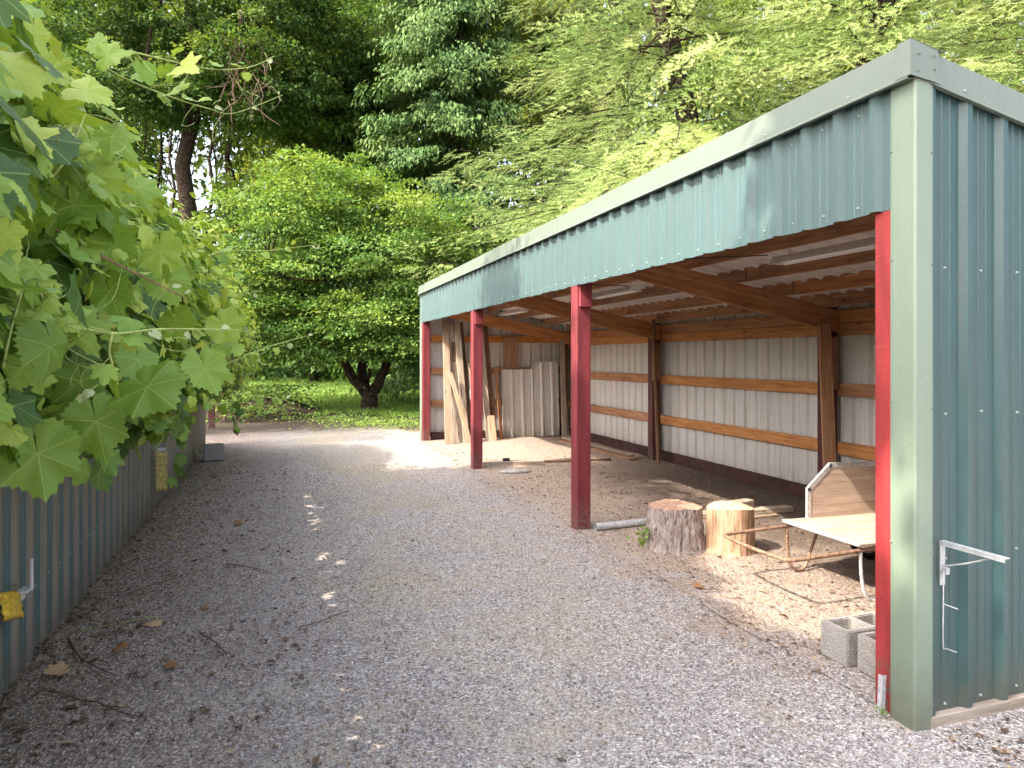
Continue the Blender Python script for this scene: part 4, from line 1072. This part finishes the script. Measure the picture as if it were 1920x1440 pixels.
# tall dark-trunked tree at the left
def tall_tree():
    b = W(352, 760, 26.5); b.z = float(terrain(np.array(b.x), np.array(b.y)))-.1
    t = thing('tall_tree', 'tall broadleaf tree with a thick dark bare trunk rising behind the grape vine', 'tree', b)
    ctr = [W(330, 180, 26), W(230, 150, 25), W(450, 120, 25.5), W(560, 150, 26.5), W(350, 20, 26), W(520, 10, 26), W(640, 60, 27), W(180, 30, 26), W(470, 215, 26.5)]
    rad = [(2.0, 2., 1.1), (1.9, 2., 1.3), (1.9, 2., 1.5), (2.2, 2.2, 1.6), (2.4, 2.4, 1.5), (2.4, 2.4, 1.8), (2.2, 2.2, 2.), (2.4, 2.4, 2.), (1.2, 1.4, .8)]
    branchy_trunk(t, b, W(352, -200, 26.5), .40, [c+Vector((random.gauss(0, .3), 0, 0)) for c in ctr]+[W(440, 237, 26), W(270, 290, 26)], k0=.5)
    crown('crown', t, M['broad'], list(zip(ctr, rad)), 780, 80, .62, .15, .35, .3, 1., None, .55, .62, .5, 6)
    # dry brown twigs hanging right of the trunk
    L = []
    for k in range(38):
        p = W(random.uniform(415, 505), random.uniform(60, 200), 24.5); L.append(limb(p, p+Vector((random.gauss(0, .5), random.gauss(0, .3), random.uniform(-1.5, -.1))), .016, .004, .3, 6))
    L.append(limb(W(452, 20, 25), W(440, 190, 25), .10, .03, .1, 9)); L.append(limb(W(442, 130, 25), W(525, 235, 25), .05, .012, .12, 8)); L.append(limb(W(450, 90, 25), W(400, 215, 25), .04, .012, .12, 8))
    link('dry_branches', tubes_mesh('dry_branches', L), t, M['drytwig'])
M['drytwig'] = simple('dry_twig', (.12, .08, .055, 1), .9, 0., 30., .4, .3)
tall_tree()

# conifers ---------------------------------------------------------------
def cedar(name, label, b, h, rmax, mat, nbr, per, zlo=.5, light=.5, leaf=.2):
    b = Vector(b); t = thing(name, label, 'tree', b)
    link('trunk', tubes_mesh('trunk', [limb(b-Vector((0, 0, .3)), b+Vector((0, 0, h)), .34, .03, .01, 12)]), t, M['bark'])
    Ps, Ds, Ns, Rr = [], [], [], []
    for k in range(nbr):
        f = random.random()**.8; z = zlo+(h-zlo)*f; L = rmax*(1-f)**.72*random.uniform(.6, 1.12)+.2; a = random.uniform(0, 6.283)
        d = np.array([math.cos(a), math.sin(a), 0]); side = np.array([-d[1], d[0], 0]); m = int(per*(.35+L/rmax))
        u = rng.random(m)**.6; lat = rng.normal(0, .22, m)*L*.45*(.3+u*.6)
        P = np.array(b)+d*(u*L)[:, None]+side*lat[:, None]; P[:, 2] += z-.35*L*u**1.5+.16*L*np.clip(u-.75, 0, 1)*2-rng.random(m)**1.4*.5*(.4+u)
        tone = random.gauss(0, .14)
        Ps.append(P); D = d*.45+rng.normal(0, .32, (m, 3))+np.array([0, 0, -.75]); Ds.append(D)
        Ns.append(d*.8+rng.normal(0, .5, (m, 3))+np.array([0, 0, .5])); Rr.append(np.clip(light+tone+rng.normal(0, .15, m)+.25*(u-.6), 0, 1))
    P, D, Nn, rr = (np.concatenate(q) for q in (Ps, Ds, Ns, Rr))
    V, F, a = leaf_cloud(P, D, Nn, leaf*(.55+.8*rng.random(len(P))), rr, .42, .08)
    link('crown', np_mesh('crown', V, F, a), t, mat)
cb = W(845, 660, 27.); cb.z = .3
cedar('cedar_tree', 'dark blue-green cedar with drooping sprays behind the round maple', cb, 27, 5.0, M['cedar'], 560, 330, .5, .48, .19)

def in_shed(P):
    return (P[:, 0] < XB+.35) & (P[:, 0] > XF-.4) & (P[:, 1] > Y0-.3) & (P[:, 1] < Y1+.25) & (P[:, 2] < 3.15-(P[:, 0]-XF)*SL)
def fir(name, label, b, h, rmax, mat, zlo, zhi, nbr, amin=0., amax=6.283, droop=.25, tuft=.10, light=.55, dens=1., extra=()):
    "drooping whorled boughs; every shoot is a bottle-brush of needles"
    b = Vector(b); t = thing(name, label, 'tree', b)
    B = np.array(b); wood = [limb(b-Vector((0, 0, .3)), b+Vector((0, 0, h)), .38, .03, .008, 14)]
    S, Dn, tone = [], [], []
    for k in range(nbr+len(extra)):
        z = random.uniform(zlo, zhi); f = z/h; L = rmax*(1-f)**.75*random.uniform(.7, 1.08)+.3; a = random.uniform(amin, amax)
        if random.random() < .35: a = math.atan2(-b.y, -b.x)+random.gauss(0, .5)
        if k >= nbr:
            tip = Vector(extra[k-nbr][0])-b; L = math.hypot(tip.x, tip.y); a = math.atan2(tip.y, tip.x); z = extra[k-nbr][1]
        d = np.array([math.cos(a), math.sin(a), 0]); side = np.array([-d[1], d[0], 0])
        cv = random.gauss(0, .16)*L; up_ = random.uniform(-.05, .28); dp = droop*random.uniform(.6, 1.5)
        if k >= nbr: cv = 0.; dp = .04; up_ = (tip.z-z)/L+.045
        def axis(u, L=L, d=d, z=z, side=side, cv=cv, up_=up_, dp=dp): return B+d*(u*L)+side*(cv*u*u)+np.array([0, 0, z+up_*L*u-dp*L*u*u*1.5+.08*L*max(0, u-.75)*3])
        pts = [axis(u) for u in np.linspace(0, 1, 8)]
        pts = [p for p in pts if not in_shed(np.array([p]))[0]]
        if len(pts) > 2: wood.append(([tuple(p) for p in pts], list(np.linspace(.035, .004, len(pts))*(.4+L/rmax*.5)), 5))
        tn = random.gauss(0, .24); nl = int(L*9*dens)
        for u in np.linspace(.18, 1., nl):
            sg = 1 if random.random() < .5 else -1; ll = (1.02-u)*L*.42*random.uniform(.5, 1.1)+.12
            p0 = axis(u); dl = d*.75+side*sg*.8+np.array([0, 0, -.12]); dl /= np.linalg.norm(dl)
            m = max(2, int(ll/.13)); v = (np.arange(m)+rng.random(m))/m
            P = p0+dl*(v*ll)[:, None]; P[:, 2] -= .7*ll*v*v+.10*rng.random(m)**2
            off = rng.normal(0, 1, (m, 3))*np.array([1, 1, .6]); dirs = unit(dl*.9+d*.4+off*.30+np.array([0, 0, -.30]))
            S.append(P+off*.035); Dn.append(dirs); tone.append(np.clip(light+tn+.25*v+.18*(u-.5)+rng.normal(0, .1, m), 0, 1))
    link('trunk', tubes_mesh('trunk', wood), t, M['bark'])
    P, D, tn = np.concatenate(S), np.concatenate(Dn), np.concatenate(tone)
    ko = ~in_shed(P); P, D, tn = P[ko], D[ko], tn[ko]; n = len(P)
    # each shoot: needles around its axis, swept forward
    nn = 16; A = unit(np.cross(D, rand_dir(n))); Bv = np.cross(D, A); ln = tuft*(.7+.6*rng.random(n))
    Vs = []
    for q in range(nn):
        th = q*2.4+rng.uniform(0, .6, n); fpos = (q+.5)/nn
        rad = A*np.cos(th)[:, None]+Bv*np.sin(th)[:, None]
        p0 = P+D*(ln*fpos*.95)[:, None]; dd = unit(rad*.8+D*.7); wv = np.cross(dd, D); wv = unit(wv)
        tip = p0+dd*(.026+ln*.11)[:, None]*(1.1-.5*fpos); hw = (.0035+ln*.014)[:, None]
        Vs.append(np.stack([p0-wv*hw, p0+wv*hw, tip], 1))
    V = np.stack(Vs, 1).reshape(-1, 3); F = np.arange(len(V)).reshape(-1, 3)
    link('crown', np_mesh('crown', V, F, np.repeat(np.clip(tn+0, 0, 1), nn*3)), t, mat)
    return n
fb = W(1255, 660, 17.0); fb.z = 0
fir('fir_tree', 'pale yellow-green fir with drooping boughs directly behind the middle of the shed', fb, 24, 6.6, M['fir'], 2.6, 15.5, 125, droop=.26, tuft=.28, light=.6, dens=1.1,
    extra=[((2.5, 13.35, 3.22), 4.4), (W(845, 298, 16.6), 6.9), (W(860, 350, 16.2), 5.9), (W(880, 330, 17.5), 6.4), (W(900, 400, 16.), 5.2), (W(930, 250, 17.2), 8.), (W(960, 170, 17.), 9.4), (W(905, 440, 15.8), 4.6), (W(1240, 130, 14.6), 9.3), (W(1290, 55, 14.4), 10.6), (W(1215, 215, 14.8), 8.4), (W(1330, 150, 14.6), 9.), (W(1265, 20, 14.2), 11.2), (W(1180, 90, 14.8), 10.)])
fb = W(1640, 660, 15.0); fb.z = 0
fir('fir_tree', 'bushy light green fir rising behind the near half of the shed roof', fb, 22, 5.6, M['fir'], 4.5, 15.5, 140, droop=.22, tuft=.26, light=.55, dens=1.1)
fb = W(2080, 660, 15.5); fb.z = 0
fir('fir_tree', 'light green fir seen above the near right corner of the shed', fb, 21, 5.4, M['fir'], 4.5, 13.5, 75, 1.5, 4.6, droop=.2, tuft=.26, light=.45, dens=.8)
fb = W(1130, 660, 27.0); fb.z = 0.3
fir('dark_fir', 'darker fir between the cedar and the pale yellow-green fir', fb, 26, 5.5, M['firdark'], 4., 18., 120, droop=.3, tuft=.40, light=.5, dens=.7)

# broadleaf woods behind, each tree its own
def wood_tree(px, Z, top_py, rpx, mat, label, light=.5, ncl=330, per=60, lo=560, seed=3, trunk=.22, leaf=.24):
    b = W(px, 690, Z); b.z = float(terrain(np.array(b.x), np.array(b.y)))-.1
    t = thing('forest_tree', label, 'tree', b, group='trees of the wood behind')
    k = Z/FPX; r = rpx*k; ztop = CAMZ+(670-top_py)*k; zlo = CAMZ+(670-lo)*k; bl = []
    H = ztop-zlo
    for i in range(7):
        f = (i+.5)/7; rr = r*(.65+.35*math.sin(f*3.0))*random.uniform(.7, 1.); a = random.uniform(0, 6.28)
        bl.append(((b.x+math.cos(a)*r*.4, b.y+math.sin(a)*r*.4, zlo+f*H), (rr, rr, H/7*.95)))
    branchy_trunk(t, b, (b.x+random.gauss(0, .4), b.y, zlo+H*.85), trunk, [q[0] for q in bl], k0=.25)
    crown('crown', t, mat, bl, ncl, per, r*.24, leaf, .4, .3, .9, None, .5, .62, light, seed)
specs = [(120, 36, -60, 210, 'broad', 'dark wood tree at the far left behind the grape vine', .45, 330),
         (450, 40, -80, 230, 'olive', 'sunlit wood tree behind the dark bare trunk', .4, 330),
         (640, 38, -60, 190, 'broad', 'dark leafy tree left of the cedar', .5, 200),
         (760, 44, -100, 240, 'olive', 'tall yellow-green tree peeping out behind the cedar', .45, 250),
         (1000, 40, -60, 190, 'olive', 'bright yellow-green tree just right of the cedar', .6, 250),
         (1060, 31, -40, 130, 'olive', 'loose light tree behind the dark fir', .75, 220),
         (1220, 42, -100, 260, 'broad', 'dark tree far behind the pale fir', .5, 500),
         (1500, 38, -100, 260, 'olive', 'yellow-green tree behind the near firs', .4, 470),
         (1850, 34, -100, 280, 'olive', 'leafy tree behind the near right corner of the shed', .4, 500),
         (560, 34, 330, 190, 'broad', 'low bushy tree behind the round maple', .45, 700),
         (860, 33, 330, 170, 'broad', 'low dark tree behind the right side of the round maple', .35, 700),
         (690, 29, 60, 110, 'broad', 'narrow leafy tree squeezed between the cedar and the tall dark trunk', .6, 330),
         (590, 31, 40, 120, 'olive', 'small-leaved sunlit tree right of the dry brown branches', .55, 330),
         (420, 35, 560, 150, 'broad', 'low shrub at the far left edge of the lawn', .4, 705)]
for i, (px, Z, tp, rp, mt, lb, lg, lo) in enumerate(specs):
    wood_tree(px, Z, tp, rp, M[mt], lb, lg, lo=lo, seed=40+i)
# thin bare stems against the sky, left
for px, Z, r_, lb in ((318, 33, .10, 'thin bare trunk just left of the dark bare trunk'), (385, 35, .13, 'slim bare trunk just right of the dark bare trunk'), (404, 37, .09, 'thinnest bare trunk leaning right of the dark bare trunk'), (300, 38, .11, 'slender bare trunk half hidden by the vine edge')):
    b = W(px, 690, Z); b.z = .3; t = thing('young_tree', lb, 'tree', b, group='slim bare trunks by the dark trunk')
    top = W(px+random.uniform(-14, 22), 60, Z); branchy_trunk(t, b, top, r_, [W(px+random.uniform(-50, 50), random.uniform(80, 320), Z) for _ in range(5)], k0=.45)
    c0 = W(px, 110, Z); crown('crown', t, M['broad'], [(tuple(c0), (1.4, 1.4, 2.2))], 50, 40, .6, .22, .4, .3, .9, None, .5)
# the mass of the wood farther off
def far_wood():
    n = 110000; px = rng.uniform(-300, 2300, n); Z = rng.uniform(48, 72, n); topn = 60+50*np.sin(px*.011)+40*np.sin(px*.027+1)
    py = 640-(640+120)*rng.random(n)**.9
    cx = np.stack([px*.03, py*.03, Z*.1], -1); k = fbm(cx, 77, 1.1, 4) > -.6
    skyhole = (px > 285) & (px < 430) & (py > 200) & (py < 400); k &= ~(skyhole & (rng.random(n) < .85))
    px, py, Z = px[k], py[k], Z[k]; n = len(px); lat = (px-960)/FPX*Z
    P = np.stack([Z*SN+lat*CS, Z*CS-lat*SN, CAMZ+(670-py)/FPX*Z], -1)
    P = P+rng.normal(0, .4, (n, 3))
    V, F, a = leaf_cloud(P, rng.normal(0, .6, (n, 3))+np.array([0, 0, -.4]), rng.normal(0, .5, (n, 3))+np.array([0, -.3, .8]), .55+.6*rng.random(n),
                         np.clip(.45+.22*fbm(P, 5, .35, 3)+rng.normal(0, .15, n), 0, 1), .6)
    o = link('far_wood', np_mesh('far_wood', V, F, a), None, M['olive']); tag(o, 'distant mass of sunlit woodland filling the view behind the trees', 'woodland', kind='stuff')
far_wood()
# shade trees out of view behind the fence, crowns shaped by the shade wanted
def shade_tree(x, y, h, blobs, label, n=260):
    t = thing('shade_tree', label, 'tree', (x, y, 0))
    branchy_trunk(t, (x, y, 0), (x, y, h), .25, [b[0] for b in blobs], k0=.4)
    crown('crown', t, M['broad'], blobs, n, 70, .5, .16, .4, .3, .9, None, .3)
def up_sun(p, z): 
    k = (z-p[2])/SUN.z; return (p[0]+SUN.x*k, p[1]+SUN.y*k, z)
bl = [(up_sun((2.7, 7.2, 2.3), 8.6), (1.1, 1.3, .9)), (up_sun((2.9, 8.6, 1.5), 9.4), (1.2, .8, .9)), (up_sun((2.4, 6.5, .4), 8.0), (1.0, .8, .7)), (up_sun((3.6, 7.6, .0), 8.8), (1.2, 1.0, .8))]
shade_tree(-4.6, 5.6, 8.8, bl, 'unseen leafy tree behind the grape vine whose shade falls on the middle of the shed', 330)
bl = [(up_sun((2.66, 2.4, 3.0), 8.5), (.9, .8, .6)), (up_sun((2.66, 2.6, 2.2), 9.), (.8, .4, .5)), (up_sun((1.9, 2.6, 0), 7.6), (1.1, .9, .6)), (up_sun((1.2, 1.6, 0), 8), (1.3, 1.0, .6))]
shade_tree(-5.0, .6, 8.2, bl, 'unseen leafy tree left of the lane whose shade falls on the near shed corner', 300)

cov = []  # crown blobs added up-sun to shade the lane, gaps kept for sunlit patches
for y in np.arange(-1.2, 9.6, 1.15):
    for x in (2.0, 2.55):
        if x > 2.2 and 2.9 < y < 5.4: continue
        cov.append((up_sun((x+random.gauss(0, .12), y+random.gauss(0, .1), 0), 7.4+random.random()*1.6), (.62, .95, .5)))
for y in (12.6, 13.7, 14.8, 15.9, 17., 18.1, 19.2):
    for x in (-1., .1, 1.2, 2.2):
        if y < 14.2 and x > .8 or (y < 16 and x > 1.3) or (x > 2 and y < 17): continue
        cov.append((up_sun((x+random.gauss(0, .15), y+random.gauss(0, .1), 0), 8.4+random.random()*1.4), (.9, .95, .6)))
bl = [c for c in cov if c[0][1] > 10.]
shade_tree(-7.6, 13.6, 9.0, bl, 'unseen leafy tree added beyond the far end of the fence to shade the lane end', 820)
bl = [c for c in cov if 3.4 < c[0][1] <= 10.]
shade_tree(-5.8, 8.2, 8.2, bl, 'unseen leafy tree added behind the fence to shade the far half of the lane', 620)
bl = [c for c in cov if c[0][1] <= 3.4]
shade_tree(-5.6, 2.6, 8.0, bl, 'unseen leafy tree added behind the fence to shade the near half of the lane', 520)

# bank, weeds and bits on the ground
def bank():
    n = 46; xs = np.linspace(-1, 1, n); X, Y = np.meshgrid(xs, xs, indexing='ij'); r = np.clip(1-(X**2+Y**2), 0, 1)
    c = W(478, 790, 20.); Pn = np.stack([X*3, Y*3, 0*X], -1).reshape(-1, 3)
    Z = .42*r**.7*(1+.3*fbm(Pn, 12, 1.2, 4).reshape(n, n))
    V = np.stack([c.x+X*2.0, c.y+Y*2.4, terrain(0*X, c.y+Y*2.4)-.1+Z], -1).reshape(-1, 3); i = np.arange(n-1)[:, None]*n; j = np.arange(n-1)[None]
    F = np.stack([i+j, i+n+j, i+n+j+1, i+j+1], -1).reshape(-1, 4)
    o = link('earth_bank', np_mesh('earth_bank', V, F), None, M['bark'], smooth=True); o['kind'] = 'structure'
bank()
def weeds(px, py, Z, n, spread, s, label, mat='maple', hgt=.12):
    p = W(px, py, Z); p.z = max(0, float(terrain(np.array(p.x), np.array(p.y))))
    X = p.x+rng.normal(0, spread, n); Y = p.y+rng.normal(0, spread*.7, n)
    P = np.stack([X, Y, p.z+hgt*rng.random(n)], -1); D = rand_dir(n); D[:, 2] = abs(D[:, 2])*.5
    V, F, a = leaf_cloud(P, D, np.array([0, 0, 1.])+rng.normal(0, .4, (n, 3)), s*(.6+.8*rng.random(n)), np.clip(rng.normal(.65, .2, n), 0, 1), .6)
    o = link('weed_clump', np_mesh('weed_clump', V, F, a), None, M[mat]); tag(o, label, 'weeds', 'weed clumps along the lane')
weeds(485, 735, 20., 2600, .75, .10, 'dark fern clump growing over the low earth bank', 'broad', .75)
weeds(470, 780, 18.5, 900, .55, .09, 'green weeds at the foot of the dark earth bank', 'maple', .3)
weeds(740, 800, 16.6, 1500, .8, .06, 'bright green weeds at the gravel edge near the farthest red post', 'grass', .14)
weeds(650, 786, 18.2, 900, .8, .06, 'low green weeds across the end of the gravel lane', 'grass', .08)
weeds(1215, 1010, 6.1, 120, .06, .045, 'small pale weed sprouting beside the bark stump', 'grass', .16)
weeds(600, 735, 24, 900, 1.2, .09, 'rough grass tuft at the far left of the lawn', 'grass', .15)
weeds(1650, 1340, 3.2, 60, .016, .011, 'tiny weed sprouting below the bright red post', 'grass', .03)
def twig(a, b, r, label, mat='twig'):
    p, q = Vector((*a, .012)), Vector((*b, .016)); L = [limb(p, q, r, r*.4, .08, 9)]
    m = p.lerp(q, .6); L.append(limb(m, m+(q-p)*.3+Vector((random.gauss(0, .04), random.gauss(0, .04), .004)), r*.6, r*.25, .1, 5))
    o = link('fallen_twig', tubes_mesh('fallen_twig', L), None, M[mat]); tag(o, label, 'twig', 'twigs fallen on the gravel')
def G(px, py):
    Z = FPX*CAMZ/(py-670); p = W(px, py, Z); return (p.x, p.y)
twig(G(90, 1300), G(262, 1350), .0045, 'long pale twig lying lowest on the gravel at the left')
twig(G(130, 1200), G(212, 1270), .006, 'dark crooked twig near the bottom of the metal fence')
twig(G(235, 1120), G(330, 1088), .004, 'thin tan twig lying near the middle of the litter strip')
twig(G(560, 1180), G(650, 1150), .004, 'reddish twig lying out on the open gravel')
twig(G(150, 1185), G(300, 1160), .004, 'green vine cutting lying on the litter', 'vinestem')
twig(G(375, 1190), G(425, 1235), .0045, 'short dark twig at the edge of the litter')
twig(G(425, 1060), G(510, 1078), .005, 'dark brown twig lying beyond the tan twig')
twig(G(1280, 1113), G(1440, 1125), .006, 'pale stick lying in front of the cart handle', 'bare')
def dead_leaf(px, py, s, l, label, k=0):
    x, y = G(px, py); P = np.array([[x, y, .022]])
    a = random.uniform(0, 6.28)
    V, t_, q_, r_, u_ = grape_leaves(P, np.array([[math.cos(a), math.sin(a), .12]]), np.array([[random.gauss(0, .25), -.25, 1.]]), np.array([s]), np.array([l]), T_LO)
    o = link('fallen_leaf', np_mesh('fallen_leaf', V, [t_, q_], r_, u_), None, M['deadleaf'], smooth=True); tag(o, label, 'leaf', 'dry leaves fallen on the gravel')
dead_leaf(225, 1220, .05, .45, 'orange dry leaf on the litter just right of the dark crooked twig')
dead_leaf(322, 1253, .045, .25, 'reddish dry leaf on the gravel right of the orange one')
dead_leaf(285, 1172, .075, .9, 'pale curled dry leaf at the end of the green vine cutting')
dead_leaf(110, 1265, .075, .8, 'tan curled dry leaf close to the bottom of the fence')
dead_leaf(385, 1143, .035, .5, 'small orange dry leaf beyond the pale curled leaf')
dead_leaf(320, 1012, .05, .85, 'pale dry leaf in the litter halfway along the fence')
dead_leaf(1310, 1105, .05, .5, 'orange-brown dry leaf on the dust below the barkless stump')
dead_leaf(445, 985, .06, .3, 'rust brown dry leaf on the gravel in the middle of the lane')
